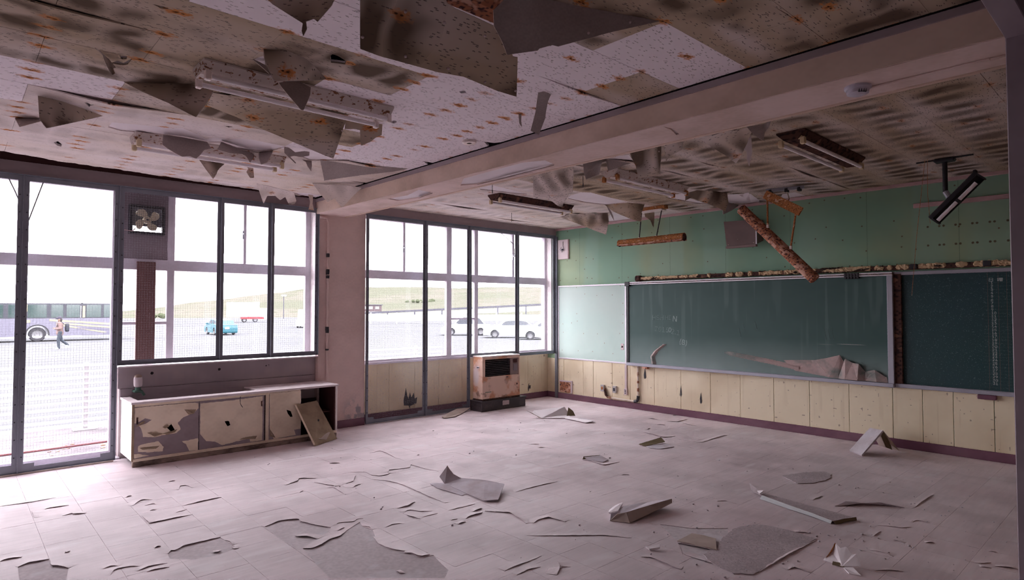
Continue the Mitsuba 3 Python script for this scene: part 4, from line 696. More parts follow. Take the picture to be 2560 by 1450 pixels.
h2 = thing('hanging_lamp', 'fallen rusty pipe shaped lamp hanging diagonally in front of the chalkboard', 'hanging lamp')
a, b = np.array((7.10, 3.584, 2.815)), np.array((7.10, 2.735, 1.93))
trough(a, b, .062, 'rust_pale', h2, arc=(math.radians(-40), math.radians(250)), up=(-1, .3, .3))
for p in (a, b): obj('end_cap', lathe([(0, -.004), (.058, -.004), (.058, .004), (0, .004)], 16, p, b-a), 'rust_pale', h2)
obj('mount_plate', bar((7.10, 3.285, 2.955), (7.10, 2.875, 2.70), .10, .03, (1, 0, 0)), 'rust_orange', h2)
for p, q in (((7.10, 3.26, 2.90), (7.08, 3.25, 2.58)), ((7.10, 2.93, 2.70), (7.08, 2.985, 2.31))): obj('rod', tube([p, q], .011, 8), 'rust_orange', h2); obj('rod_nut', bx(q[0]-.014, q[0]+.014, q[1]-.014, q[1]+.014, q[2]-.03, q[2]+.01, .004), 'lamp_white', h2)
br = thing('ceiling_bracket', 'grey steel channel fixed to the ceiling above the fallen lamp', 'bracket')
obj('channel', bar((7.25, 3.34, 3.025), (7.36, 2.94, 3.025), .05, .032), 'board_frame', br)
for t in (.12, .55, .88): p = np.array((7.25, 3.34, 3.01))*(1-t)+np.array((7.36, 2.94, 3.01))*t; obj('clamp', bx(p[0]-.03, p[0]+.03, p[1]-.018, p[1]+.018, 2.985, 3.03, .004), 'black_paint', br)
obj('cable', tube([(7.30, 3.14, 3.0), (7.30, 3.11, 2.98), (7.28, 3.08, 2.90), (7.22, 3.10, 2.80), (7.15, 3.10, 2.86)], .007, 6), 'conduit_rusty', br)
h3 = thing('hanging_lamp', 'shiny black trough lamp with white tube hanging from a black pole', 'hanging lamp')
obj('ceiling_strip', bar((7.02, 1.72, HC-.012), (7.0, 1.26, HC-.012), .025, .012), 'black_paint', h3)
obj('canopy', cat(bx(6.96, 7.06, 1.40, 1.57, 3.005, HC-.008, .012)), 'black_paint', h3)
obj('pole', tube([(7.01, 1.485, 3.02), (7.01, 1.485, 2.72)], .021, 12), 'black_paint', h3, smooth=40)
obj('pole_joint', tube([(7.01, 1.485, 2.72), (7.0, 1.455, 2.66)], .024, 10), 'board_frame', h3)
a, b = np.array((7.0, 1.575, 2.455)), np.array((7.0, 1.215, 2.83)); d = (b-a)/np.linalg.norm(b-a)
trough(a, b, .062, 'black_paint', h3, arc=(math.radians(-20), math.radians(200)), up=np.array((.5, .7, .6)))
for p in (a, b): obj('end_cap', lathe([(0, -.008), (.060, -.008), (.062, .008), (0, .008)], 20, p, d), 'black_paint', h3)
off = np.array((-.047, -.022, -.026))
obj('tube', tube([a+d*.02+off, a+d*.24+off], .018, 12), 'tube_glass', h3, smooth=40); obj('tube', tube([a+d*.27+off, b-d*.06+off], .018, 12), 'tube_glass', h3, smooth=40)
obj('clip', tube([a+d*.24+off, a+d*.27+off], .024, 10), 'dark_plastic', h3)
obj('knob', bx(6.98, 7.03, 1.235, 1.265, 2.84, 2.89, .006), 'black_paint', h3)
for i, (p, q) in enumerate((((6.9, 1.62, 3.04), (8.07, 2.05, 1.75)), ((6.9, 1.60, 3.04), (7.6, 1.75, 2.50)), ((7.05, 1.0, 3.04), (7.1, .98, 2.72)))):
    one('hanging_wire', tube([p, (np.array(p)+np.array(q))/2+np.array((0, .01, -.02)), q], .0022, 5), 'rust_orange', ['long thin rusty wire hanging from the ceiling in front of the dark side chalkboard', 'short thin rusty wire hanging beside the black pole lamp', 'thin wire hanging from the ceiling near the right door post'][i], 'wire')
# detectors
sd = thing('smoke_detector', 'white round smoke detector under the beam with dark slots', 'smoke detector')
obj('base', lathe([(0, 0), (.068, 0), (.068, -.012), (.06, -.02), (0, -.02)], 24, (3.715, 1.185, 2.84)), 'smoke_plastic', sd, smooth=40)
obj('dome', lathe([(0, -.02), (.058, -.02), (.055, -.04), (.035, -.048), (0, -.05)], 24, (3.715, 1.185, 2.84)), 'smoke_plastic', sd, smooth=40)
for i in range(4):
    t = math.radians(205+i*13); obj('slot', bx(3.715+.052*math.cos(t)-.004, 3.715+.052*math.cos(t)+.004, 1.185+.052*math.sin(t)-.004, 1.185+.052*math.sin(t)+.004, 2.795, 2.812), 'ink_dark', sd)
one('cable_cover', cat(bx(3.755, 3.785, .60, 1.14, 2.829, 2.841, .004), tube([(3.77, .60, 2.834), (3.77, .50, 2.834)], .011, 8)), 'beam_under', 'slim cable cover under the beam leading to the smoke detector', 'cable cover')
dt = thing('detector_base', 'white empty round detector base on the ceiling left of the beam', 'detector base')
obj('ring', lathe([(.02, 0), (.062, 0), (.062, -.02), (.05, -.026), (.02, -.022)], 24, (3.27, 4.10, HC-.006)), 'lamp_white', dt, smooth=40)
obj('hole_plate', lathe([(0, -.01), (.03, -.01), (.03, -.012), (0, -.012)], 16, (3.27, 4.10, HC-.006)), 'dark_plastic', dt)
for i, (x, y, l) in enumerate(((4.55, 5.28, .14), (5.05, 4.35, .14), (6.2, 6.75, .16))):
    P = [(x, y, HC-.01), (x, y, HC-l*.5)]+[(x+.02*math.sin(t)*1.0, y+.02*math.sin(t), HC-l*.75-.025*math.cos(t)*-1) for t in np.linspace(0, 5.2, 9)]
    one('ceiling_hook', tube(P, .0035, 5), 'wire_dark', ['small wire hook hanging left of the lamp nearest the far window', 'small wire loop hanging over a white ceiling gap beyond the beam', 'small wire loop hanging near the corner, below the far window lamp'][i], 'hook')

# ================= chalkboard wall things =================
cb = thing('chalkboard', 'large green sliding chalkboard with faint chalk writing and peeled bottom edge', 'chalkboard')
obj('board', bx(8.035, 8.095, 2.27, 5.975, .735, 1.98), 'chalkboard_main', cb)
obj('right_frame', bx(8.005, 8.098, 2.225, 2.285, .69, 1.99, .004), 'board_frame', cb)
obj('left_frame', bx(8.02, 8.098, 5.965, 5.992, .72, 2.0, .003), 'dark_plastic', cb)
obj('chalk_ledge', cat(bx(7.985, 8.098, 2.225, 5.992, .695, .74, .005)), 'board_frame', cb)
obj('ledge_bracket', bx(8.0, 8.06, 5.60, 5.70, .66, .695, .004), 'rust_pale', cb)
for z in (1.982, 2.008): obj('track', bx(8.0, 8.06, 2.225, 5.985, z, z+.017, .003), 'aluminium', cb)
k = obj('track_groove', bx(8.012, 8.06, 2.225, 5.98, 1.995, 2.012), 'rust_dark', cb)
obj('track_block', cat(*[bx(7.985, 8.05, 2.575+i*.034, 2.600+i*.034, 1.96, 2.028, .003) for i in range(5)]), 'dark_plastic', cb)
obj('track_end', bx(7.99, 8.07, 5.93, 6.02, 1.96, 2.03, .005), 'dark_plastic', cb)
# warped, peeled bottom
def relief(y0, y1, z0, z1, hfun, m, name, nx=48, nz=20):
    Y, Z = np.meshgrid(np.linspace(y0, y1, nx), np.linspace(z0, z1, nz), indexing='ij'); H = hfun(Y, Z)
    V = np.c_[(8.033-H).ravel(), Y.ravel(), Z.ravel()]; idx = np.arange(nx*nz).reshape(nx, nz)
    keepc = (H > .002); F = []
    for i in range(nx-1):
        for j in range(nz-1):
            if keepc[i:i+2, j:j+2].any(): F += [(idx[i, j], idx[i+1, j], idx[i+1, j+1]), (idx[i, j], idx[i+1, j+1], idx[i, j+1])]
    return obj(name, trimesh.Trimesh(V, np.array(F), process=False), m, cb, smooth=True)
FP = {'a': (3.50, .93, .004), 'b': (3.10, .955, .012), 'c': (2.80, 1.035, .055), 'd': (2.765, .955, .012), 'e': (2.735, .995, .07), 'f': (2.66, .95, .05), 'g': (2.585, .945, .085), 'h': (2.53, .85, .015), 'i': (2.42, .88, .06), 'j': (2.30, .80, .02),
      'k': (3.35, .80, .006), 'l': (3.05, .77, .02), 'm': (2.93, .755, .05), 'n': (2.83, .75, .03), 'o': (2.74, .748, .09), 'p': (2.60, .745, .10), 'q': (2.53, .745, .02), 'r': (2.40, .745, .075), 's': (2.29, .745, .03)}
FK = list(FP); FV = [(8.033-FP[q][2]*.7, FP[q][0], FP[q][1]) for q in FK]; fi = FK.index
kk = obj('peeled_surface', sheet(FV, [tuple(map(fi, t_)) for t_ in ('abk', 'bkl', 'bcm', 'blm', 'cdn', 'cmn', 'den', 'eno', 'efo', 'fgp', 'fop', 'ghp', 'hpq', 'hiq', 'iqr', 'ijr', 'jrs')], .003), 'peeled_backing', cb); part_label(kk, 'crumpled pinkish peeled board surface')
def hfun2(Y, Z):
    ridge = np.abs(Z-(1.02-.24*(4.15-Y)/-.75*-1)) if False else np.abs(Z-np.interp(Y, [3.3, 3.7, 4.35], [.84, .90, .99]))
    return .022*np.clip(1-ridge/.03, 0, 1)*np.clip((4.35-Y)/.3, 0, 1)
kk = relief(3.3, 4.35, .78, 1.04, hfun2, 'peeled_backing', 'peel_fold', 60, 40); part_label(kk, 'long pale fold in the board surface')
def hfun3(Y, Z):
    c = np.interp(Z, [.745, .86, .95, 1.06], [5.50, 5.52, 5.45, 5.30]); w = np.interp(Z, [.745, .9, 1.06], [.045, .035, .02])
    return .03*np.clip(1-np.abs(Y-c)/w, 0, 1)
kk = relief(5.2, 5.62, .745, 1.06, hfun3, 'peeled_backing', 'peel_fold', 50, 40); part_label(kk, 'small pale fold at the lower left of the board')
def wall_text(txt, y, z, h, X, m, k, name, tilt=0.0, depth=.0012):
    t = meshkit.text_mesh(txt, h, depth); M = np.eye(4); ca, sa = math.cos(tilt), math.sin(tilt)
    M[:3, 0] = (0, -ca, sa); M[:3, 1] = (0, sa, ca); M[:3, 2] = (-1, 0, 0); M[:3, 3] = (X, y, z); t.apply_transform(M)
    kk = obj(name, t, m, k); return kk
for txt, y, z, h, m_, ti in (('HSH', 5.53, 1.425, .075, 'chalk_faint', 0), ('HI', 5.30, 1.43, .07, 'chalk_faint', 0), ('N', 5.17, 1.41, .085, 'chalk_bright', -.1), ('2015', 5.49, 1.255, .075, 'chalk_faint', -.08), ('.0', 5.27, 1.25, .07, 'chalk_bright', -.1), ('2.1', 5.20, 1.225, .075, 'chalk_faint', -.15), ('(B)', 5.06, 1.08, .075, 'chalk_bright', -.2)):
    kk = wall_text(txt, y, z, h, 8.0345, m_, cb, 'chalk_writing', ti)
for y, z, l in ((2.88, 1.22, .16), (2.92, 1.2, .16), (2.96, 1.19, .15), (4.02, 1.28, .12), (4.08, 1.2, .14), (3.85, 1.32, .1)):
    obj('chalk_stroke', bar((8.0345, y, z), (8.0345, y+.03, z+l), .001, .004, (1, 0, 0)), 'chalk_faint', cb)
sb = thing('side_chalkboard', 'dark blue green side chalkboard with a column of day numbers', 'chalkboard')
obj('board', bx(8.085, 8.10, .48, 2.225, .72, 2.02), 'chalkboard_side', sb)
obj('top_frame', bx(8.05, 8.10, .48, 2.225, 1.985, 2.025, .004), 'board_frame', sb)
obj('bottom_frame', bx(8.035, 8.10, .48, 2.225, .695, .74, .004), 'board_frame', sb)
obj('side_post', bx(8.04, 8.10, 2.15, 2.225, .72, 2.0), 'rust_dark', sb)
obj('eraser_holder', bx(8.03, 8.09, 1.30, 1.46, .645, .692, .005), 'purple_vinyl', sb)
for n_ in range(1, 32):
    wall_text(str(n_), 1.335, 1.858-(n_-1)*.0352, .026, 8.0845, 'paint_white', sb, 'day_number')
def strokes(y, z, w, h, segs, k, name):
    # segs in unit square, x to the right
    obj(name, cat(*[bx(8.0833, 8.0848, y-w*max(a, c)-.0016, y-w*min(a, c)+.0016, z+h*min(b, d)-.0016, z+h*max(b, d)+.0016) for a, b, c, d in segs]), 'paint_white', k)
strokes(1.345, 1.888, .03, .034, [(0, 0, 0, 1), (1, 0, 1, 1), (0, 0, 1, 0), (0, .5, 1, .5), (0, 1, 1, 1)], sb, 'heading_character')
strokes(1.275, 1.888, .042, .034, [(0, .1, 0, .9), (.28, .1, .28, .9), (0, .1, .28, .1), (0, .5, .28, .5), (0, .9, .28, .9), (.4, .95, .65, .95), (.65, .65, .65, .95), (.4, .8, .65, .8), (.4, .65, .65, .65), (.74, .95, 1, .95), (1, .65, 1, .95), (.74, .8, 1, .8), (.74, .65, 1, .65), (.5, 0, .5, .52), (.42, .5, 1, .5), (.5, .34, 1, .34), (.5, .17, 1, .17), (.5, 0, 1, 0), (.75, 0, .75, .5)], sb, 'heading_character')
# old strip light above the track: dark rail with crumbled foam
fs = thing('foam_strip', 'dark rail with crumbling yellowed foam above the chalkboards', 'foam strip')
obj('rail', bx(8.045, 8.10, .48, 5.83, 2.045, 2.10, .003), 'rust_dark', fs)
obj('rail_end', bx(8.02, 8.10, 5.74, 5.85, 2.03, 2.125, .02), 'rust_dark', fs)
yy = np.arange(.5, 5.74, .013); V, F = [], []; nn = 9
for i, y in enumerate(yy):
    g = meshkit.fbm(np.array([[y*7, 3, 0]]), 3)[0]; g2 = meshkit.fbm(np.array([[y*16, 7, 0]]), 3)[0]; r = .03*((.25 if g2 < .3 else .85+.3*(g2-.5)) if (y > 4.75 or y < 3.8) else (1 if g2 > .52 else .15))*(.8 if y > 4.7 else 1)
    for k_ in range(nn):
        a_ = math.pi*k_/(nn-1); q = r*(.6+.75*meshkit.noise(np.array([[y*75, a_*5, 1]]))[0]); V.append((8.055-q*math.sin(a_), y, 2.078-q*math.cos(a_)*1.1))
    if i:
        for k_ in range(nn-1): F += [((i-1)*nn+k_, i*nn+k_, i*nn+k_+1), ((i-1)*nn+k_, i*nn+k_+1, (i-1)*nn+k_+1)]
kk = obj('foam', trimesh.Trimesh(V, F, process=False), 'foam_old', fs); part_label(kk, 'crumbling pale foam')
for y in (2.02, 1.35): obj('clip', bx(8.02, 8.06, y-.035, y+.035, 2.05, 2.105, .004), 'dark_plastic', fs)
bo = thing('bulletin_board', 'pale green pinned bulletin panel between the far corner and the chalkboard', 'bulletin board')
obj('panel', bx(8.085, 8.10, 6.06, 7.555, .72, 1.995), 'bulletin_green', bo)
for a in ((8.075, 8.10, 6.05, 7.56, 1.985, 2.01), (8.075, 8.10, 6.05, 7.56, .705, .73), (8.075, 8.10, 7.54, 7.56, .73, 1.985), (8.07, 8.10, 6.045, 6.075, .73, 1.985)): obj('frame', bx(*a, .003), 'aluminium', bo)
ws = thing('wall_switch', 'white light switch with dark rocker on the pale green panel', 'switch'); obj('plate', bx(8.078, 8.086, 6.11, 6.165, .93, 1.03, .002), 'clock_plate', ws); obj('rocker', bx(8.074, 8.08, 6.125, 6.15, .965, .995, .002), 'rust_dark', ws)
sp = thing('speaker_box', 'brown wooden wall speaker box behind the fallen lamp', 'speaker')
front = np.array([(7.86, 3.765, 2.455), (7.86, 4.185, 2.455), (7.86, 4.225, 2.80), (7.86, 3.77, 2.785), (8.10, 3.78, 2.52), (8.10, 4.17, 2.52), (8.10, 4.19, 2.82), (8.10, 3.78, 2.80)])
obj('cabinet', trimesh.convex.convex_hull(front), 'speaker_wood', sp)
obj('bottom_trim', bx(7.845, 7.90, 3.765, 4.19, 2.425, 2.457, .003), 'speaker_trim', sp); obj('side_trim', bx(7.852, 7.862, 3.755, 3.77, 2.455, 2.79), 'aluminium', sp)
for y, z in ((4.16, 2.475), (3.80, 2.475), (4.02, 2.54)):
    s = trimesh.creation.icosphere(1, .006); s.apply_translation((7.858, y, z)); obj('screw', s, 'lamp_white', sp)
ck = thing('clock_plate', 'pinkish square wall plate with loose wires where a clock hung', 'wall plate')
obj('plate', bx(8.075, 8.10, 7.315, 7.562, 2.485, 2.835, .004), 'clock_plate', ck)
obj('shadow_edge', bx(8.08, 8.10, 7.305, 7.316, 2.485, 2.835), 'pink_trim', ck)
obj('wire', tube([(8.07, 7.43, 2.80), (8.065, 7.43, 2.72), (8.06, 7.40, 2.66), (8.06, 7.44, 2.61), (8.06, 7.49, 2.66), (8.06, 7.46, 2.70)], .004, 6), 'wire_dark', ck); obj('terminal', bx(8.055, 8.075, 7.42, 7.46, 2.64, 2.67, .003), 'ink_dark', ck)
one('wall_rail', bx(8.07, 8.10, .5, 2.018, 2.745, 2.795, .003), 'pink_trim', 'pinkish wooden rail on the dark green wall behind the black pole lamp', 'rail')
for i, (y, lab) in enumerate(((6.536, 'small grey outlet box with rust streaks, left of the pair under the pale green panel'), (6.286, 'small grey outlet box with an orange streak, right one of the pair'))):
    k = thing('outlet_box', lab, 'outlet', 'outlets under the pale green panel'); obj('box', bx(8.05, 8.09, y-.035, y+.035, .22, .33, .004), 'socket_grey', k); obj('socket', bx(8.046, 8.052, y-.018, y+.018, .25, .30, .002), 'ink_dark' if i else 'rust_orange', k)
rc = thing('cable_raceway', 'white vertical cable raceway ending in a socket under the green panel', 'raceway'); obj('duct', bx(8.07, 8.09, 6.045, 6.085, .30, .70, .002), 'clock_plate', rc); obj('socket_box', bx(8.06, 8.09, 6.035, 6.095, .21, .31, .003), 'clock_plate', rc)
for z in (.235, .26, .285): obj('slot', bx(8.057, 8.062, 6.05, 6.08, z-.006, z+.006), 'ink_dark', rc)
cd = thing('rusty_conduit', 'rusty flaking conduit running down from the chalkboard ledge and along the floor', 'conduit')
obj('pipe', tube([(8.06, 5.815, .69), (8.06, 5.815, .22)], .019, 8), 'conduit_rusty', cd); obj('elbow', tube([(8.06, 5.815, .22), (8.06, 5.82, .165), (8.06, 5.84, .135), (8.06, 5.89, .125)], .024, 8), 'black_paint', cd)
obj('pipe', tube([(8.06, 5.89, .125), (8.06, 6.42, .135)], .016, 8), 'conduit_rusty', cd); obj('stub', tube([(8.06, 6.42, .135), (8.055, 6.46, .17), (8.05, 6.48, .28)], .02, 7), 'rust_dark', cd)
rv = thing('rusty_vent', 'small rusty square vent plate low in the far corner', 'vent'); obj('plate', bx(8.075, 8.09, 7.26, 7.52, .115, .30, .003), 'rust_pale', rv); obj('frame', cat(bx(8.07, 8.09, 7.22, 7.26, .11, .33, .003), bx(8.07, 8.09, 7.22, 7.53, .30, .325, .003)), 'clock_plate', rv)

# ================= sink cabinet =================
sk = thing('sink_cabinet', 'long low school sink cabinet with peeling cream doors and a steel top', 'sink cabinet')
S0, S1, SF, SB = 1.372, 3.605, 7.16, 7.70
top = sbox(S0, SF-.012, 3.60, SB).difference(sbox(1.455, 7.30, 2.65, 7.68)).union(sbox(3.45, SF-.012, 3.625, 7.61))
obj('countertop', extr(top, .022, ((0, 0, .630), (1, 0, 0), (0, 1, 0), (0, 0, 1))), 'steel_top', sk)
bas = [bx(1.45, 2.655, 7.295, 7.305, .44, .64), bx(1.45, 2.655, 7.675, 7.685, .44, .655), bx(1.45, 1.46, 7.30, 7.68, .44, .64), bx(2.645, 2.655, 7.30, 7.68, .44, .64), bx(1.45, 2.655, 7.30, 7.68, .43, .44)]
kk = obj('basin', cat(*bas), 'splash_grey', sk); part_label(kk, 'long shallow sink basin')
obj('end_panel', bx(1.382, 1.402, SF+.006, SB, .06, .63, .002), 'cabinet_white', sk); obj('end_panel', bx(3.585, 3.608, SF-.002, 7.61, .035, .63, .002), 'cabinet_white', sk)
obj('edge_strip', bx(1.380, 1.402, SF-.006, SF+.008, .058, .63, .002), 'dirty_board', sk)
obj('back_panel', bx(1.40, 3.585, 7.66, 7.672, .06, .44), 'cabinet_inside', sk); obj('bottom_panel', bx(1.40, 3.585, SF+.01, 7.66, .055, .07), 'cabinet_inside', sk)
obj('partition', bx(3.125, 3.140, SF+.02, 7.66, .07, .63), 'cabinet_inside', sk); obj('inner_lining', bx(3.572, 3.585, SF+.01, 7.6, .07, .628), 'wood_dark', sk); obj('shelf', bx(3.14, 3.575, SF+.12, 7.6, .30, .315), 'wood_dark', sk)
obj('top_rail', bx(1.402, 3.13, SF-.004, SF+.02, .603, .63, .002), 'cream_veneer', sk)
obj('divider', bx(2.715, 2.753, SF-.010, SF+.02, .065, .622, .003), 'cream_veneer', sk)
obj('bottom_rail', bx(1.395, 3.60, SF-.008, SF+.02, .052, .082, .003), 'cream_veneer', sk)
obj('toe_kick', bx(1.39, 3.60, SF-.006, SF+.03, .0, .05, .004), 'toe_grime', sk)
dh = shapely.union_all([Polygon(p).buffer(.002) for p in DOORHOLES])
fr_door = ((0, SF, 0), (1, 0, 0), (0, 0, 1), (0, -1, 0)); fr_ven = ((0, SF-.0045, 0), (1, 0, 0), (0, 0, 1), (0, -1, 0))
for (x0, x1, vs, t0) in ((1.403, 2.003, VENEER[:4], 0), (2.008, 2.712, VENEER[4:5], 1), (2.755, 3.138, VENEER[5:6], 2)):
    dk = obj('door', extr(sbox(x0, .083, x1, .602 if t0 < 2 else .622).difference(dh), .004, fr_door), 'grey_core', sk)
    for v in vs:
        g = Polygon(v).buffer(0).intersection(sbox(x0+.001, .083, x1-.001, .62)).difference(dh)
        sg = g.segmentize(.012); co = []
        for gg in getattr(sg, 'geoms', [sg]):
            c = np.array(gg.exterior.coords)[:, :2]; c = c+.006*(np.c_[meshkit.noise(np.c_[c*60, c[:, :1]*0], 1), meshkit.noise(np.c_[c*60, c[:, :1]*0], 2)]-.5); co.append(Polygon(c, [np.array(h.coords)[:, :2] for h in gg.interiors]).buffer(0))
        m = extr(shapely.union_all(co), .0035, fr_ven)
        if m is None: continue
        kk = obj('veneer', m, 'cream_veneer', dk); part_label(kk, 'torn cream veneer')
        # curled brown lips under the torn edges
    if t0 == 0:
        for P in ([(1.515, .335), (1.60, .325), (1.665, .30), (1.585, .29)], [(1.66, .305), (1.74, .325), (1.795, .335), (1.77, .31), (1.70, .29)], [(1.655, .375), (1.70, .40), (1.72, .37), (1.68, .36)], [(1.405, .40), (1.475, .43), (1.50, .455), (1.46, .45)], [(1.86, .53), (1.93, .50), (1.975, .52), (1.95, .48), (1.90, .475)], [(1.45, .19), (1.55, .175), (1.63, .185), (1.60, .165), (1.48, .165)]):
            V = [(x, SF-.010-.012*(i % 2), z) for i, (x, z) in enumerate(P)]
            kk = obj('veneer_curl', sheet(V, [tuple(range(len(V)))], .002), 'dirty_board', dk)
    if t0 == 1:
        V = [(2.42, SF-.01, .135), (2.60, SF-.012, .115), (2.615, SF-.02, .15), (2.47, SF-.006, .15)]; obj('veneer_curl', sheet(V, [(0, 1, 2, 3)], .002), 'dirty_board', dk)
        obj('finger_pull', bx(2.66, 2.675, SF-.012, SF-.005, .48, .54, .002), 'rust_dark', dk); obj('gap', bx(2.698, 2.712, SF-.0052, SF-.004, .085, .60), 'cabinet_inside', dk)
    if t0 == 2:
        V = [(2.76, SF-.006, .22), (2.80, SF-.018, .12), (2.83, SF-.01, .10), (2.77, SF-.004, .12)]; obj('veneer_curl', sheet(V, [(0, 1, 2, 3)], .002), 'dirty_board', dk)
    if t0 == 0: obj('finger_pull', bx(1.418, 1.434, SF-.012, SF-.005, .43, .50, .002), 'rust_dark', dk)
obj('cord', tube([(2.43, SF-.012, .615), (2.425, SF-.02, .57), (2.43, SF-.018, .53), (2.455, SF-.014, .49)], .003, 5), 'wire_dark', sk)
ap = thing('splash_panel', 'stained grey steel splash panel behind the sink with tap holes', 'splash panel')
obj('upper_panel', extr(sbox(1.345, .742, 3.555, .970).difference(Point(1.667, .888).buffer(.016)).difference(Point(2.369, .883).buffer(.016)).difference(Point(2.918, .892).buffer(.008)).difference(Point(2.95, .90).buffer(.006)), .012, ((0, 7.700, 0), (1, 0, 0), (0, 0, 1), (0, -1, 0))), 'splash_grey', ap)
obj('hole_back', bx(1.6, 3.0, 7.696, 7.699, .86, .91), 'void_dark', ap)
obj('lower_panel', bx(1.365, 3.555, 7.684, 7.70, .652, .737, .003), 'splash_grey', ap)
sd_ = thing('soap_dispenser', 'white round soap bottle on a green neck at the left of the sink', 'soap dispenser')
c = (1.516, 7.60, 0)
obj('bottle', lathe([(0, .752), (.02, .752), (.038, .765), (.042, .79), (.042, .845), (.038, .862), (0, .862)], 20, c), 'soap_white', sd_, smooth=40); obj('lid', lathe([(0, .862), (.038, .862), (.032, .882), (.014, .893), (0, .895)], 20, c), 'soap_brown', sd_, smooth=40)
obj('neck', cat(lathe([(0, .71), (.026, .71), (.03, .752), (0, .752)], 14, c), bx(1.475, 1.56, 7.56, 7.684, .70, .722, .006), tube([(1.53, 7.59, .715), (1.55, 7.565, .70), (1.57, 7.56, .668)], .014, 8)), 'soap_green', sd_)
ld = thing('loose_cabinet_door', 'brown stained cabinet door leaning against the open end of the sink cabinet', 'door panel')
A, B, C_, D_ = (np.array(p) for p in ((3.164, 6.824, .003), (3.546, 7.03, .003), (3.335, 7.105, .485), (3.05, 7.115, .458)))
C_ = D_+(B-A)*.82+np.array((.0, -.14, .02))*.5
n_ = np.cross(B-A, D_-A); n_ /= np.linalg.norm(n_); n_ = -n_ if n_[1] > 0 else n_
obj('panel', trimesh.convex.convex_hull(np.array([A, B, C_, D_, A-n_*.018+np.array((0, 0, .01)), B-n_*.018+np.array((0, 0, .01)), C_-n_*.018, D_-n_*.018])), 'dirty_board', ld)
obj('edge', bar(A*.97+D_*.03+n_*.001, D_+n_*.001, .004, .020, n_), 'cream_veneer', ld)
cc_ = (A+B+C_+D_)/4
obj('hole_mark', bar(cc_+n_*.001+np.array((.02, 0, .0)), cc_+n_*.001+np.array((.035, .01, .03)), .022, .003, n_), 'dark_plastic', ld)
obj('torn_skin', sheet([A*.80+D_*.2+(B-A)*.12+n_*.004, A*.90+D_*.1+(B-A)*.30+n_*.010, A*.95+D_*.05+(B-A)*.52+n_*.008, A*.82+D_*.18+(B-A)*.8+n_*.012, A*.7+D_*.3+(B-A)*.5+n_*.003], [(0, 1, 2, 3, 4)], .002), 'sheet_tan', ld)

# ================= heater =================
ht = thing('oil_heater', 'rusty pinkish oil heater on a black tray under the right window', 'heater')
H0, H1, HY, HB, Z0, Z1 = 6.13, 6.925, 7.345, 7.58, .185, .85
shell = sbox(H0, Z0, H1, Z1).difference(sbox(6.185, .53, 6.90, .80))
obj('casing', extr(shell, HB-HY, ((0, HB, 0), (1, 0, 0), (0, 0, 1), (0, -1, 0))), 'heater_paint', ht)
obj('top_plate', bx(H0-.004, H1+.004, HY-.004, HB+.004, Z1-.012, Z1+.004, .004), 'lamp_white', ht)
obj('grille_back', bx(6.185, 6.90, HY+.06, HY+.07, .53, .80), 'black_paint', ht)
for i in range(9): obj('louvre', bar((6.19, HY+.025, .555+i*.0275), (6.71, HY+.025, .555+i*.0275), .036, .006, (0, -.45, 1)), 'heater_black', ht)
obj('control_panel', bx(6.72, 6.90, HY+.006, HY+.05, .53, .80, .004), 'speaker_trim', ht); obj('control_lid', bx(6.785, 6.87, HY-.002, HY+.008, .59, .70, .004), 'fan_panel', ht); obj('display', bx(6.78, 6.87, HY+.0, HY+.008, .72, .78, .003), 'wood_dark', ht)
obj('badge', bx(6.63, 6.665, HY-.003, HY+.001, .495, .508), 'ink_dark', ht); obj('sticker', bx(6.76, 6.90, HY-.0015, HY+.001, .40, .49), 'heater_paint', ht)
obj('knob', lathe([(0, -.006), (.014, -.006), (.016, .004), (0, .004)], 12, (6.86, HY, .375), (0, 1, 0)), 'rust_dark', ht)
obj('lettering', cat(*[bx(6.19+i*.017, 6.202+i*.017, HY-.001, HY+.001, .285, .297) for i in range(7)]), 'soap_green', ht)
k = obj('side_label', bx(H0-.0025, H0+.001, 7.42, 7.49, .655, .70), 'label_white', ht); obj('label_text', bx(H0-.0035, H0, 7.428, 7.482, .668, .682), 'ink_dark', ht)
obj('foot_rail', bx(H0-.002, H1+.002, HY-.006, HB, Z0-.022, Z0+.004, .004), 'rust_dark', ht)
tray = thing('heater_tray', 'black metal tray box under the rusty heater with a pale tag', 'tray'); obj('box', bx(6.09, 7.03, 7.315, 7.60, .0, .155, .006), 'heater_black', tray); obj('rim', bx(6.08, 7.05, 7.305, 7.61, .145, .163, .004), 'heater_black', tray); obj('tag', bx(6.52, 6.66, 7.309, 7.3155, .065, .135, .001), 'label_white', tray)
# ================= things lying on the floor =================
def piece(label, P, F, m, catg='debris', name='fallen_board_piece', t=.005, extra=()):
    k = thing(name, label, catg); obj('sheet', sheet(P, F, t), m, k)
    for nm, P2, F2, m2, t2 in extra: obj(nm, sheet(P2, F2, t2), m2, k)
    return k
piece('large curled grey board sheet lying in the middle of the floor, upturned torn corner', [(3.36, 4.56, .006), (3.29, 3.92, .01), (3.375, 3.84, .02), (3.66, 4.08, .045), (3.60, 4.28, .05), (3.50, 4.50, .04), (3.35, 4.63, .055), (3.43, 4.62, .14), (3.46, 4.56, .07)], [(0, 1, 4, 5, 8), (1, 2, 3, 4), (0, 8, 7, 6)], 'sheet_grey', extra=[('lower_sheet', [(3.257, 4.648, .004), (3.483, 4.571, .004), (3.40, 4.20, .004), (3.263, 4.184, .004), (3.23, 4.45, .006)], [(0, 1, 2, 3, 4)], 'sheet_grey', .003), ('torn_edge', [(3.43, 4.62, .145), (3.45, 4.60, .10), (3.46, 4.565, .07), (3.44, 4.59, .09)], [(0, 1, 2, 3)], 'rust_orange', .004)])
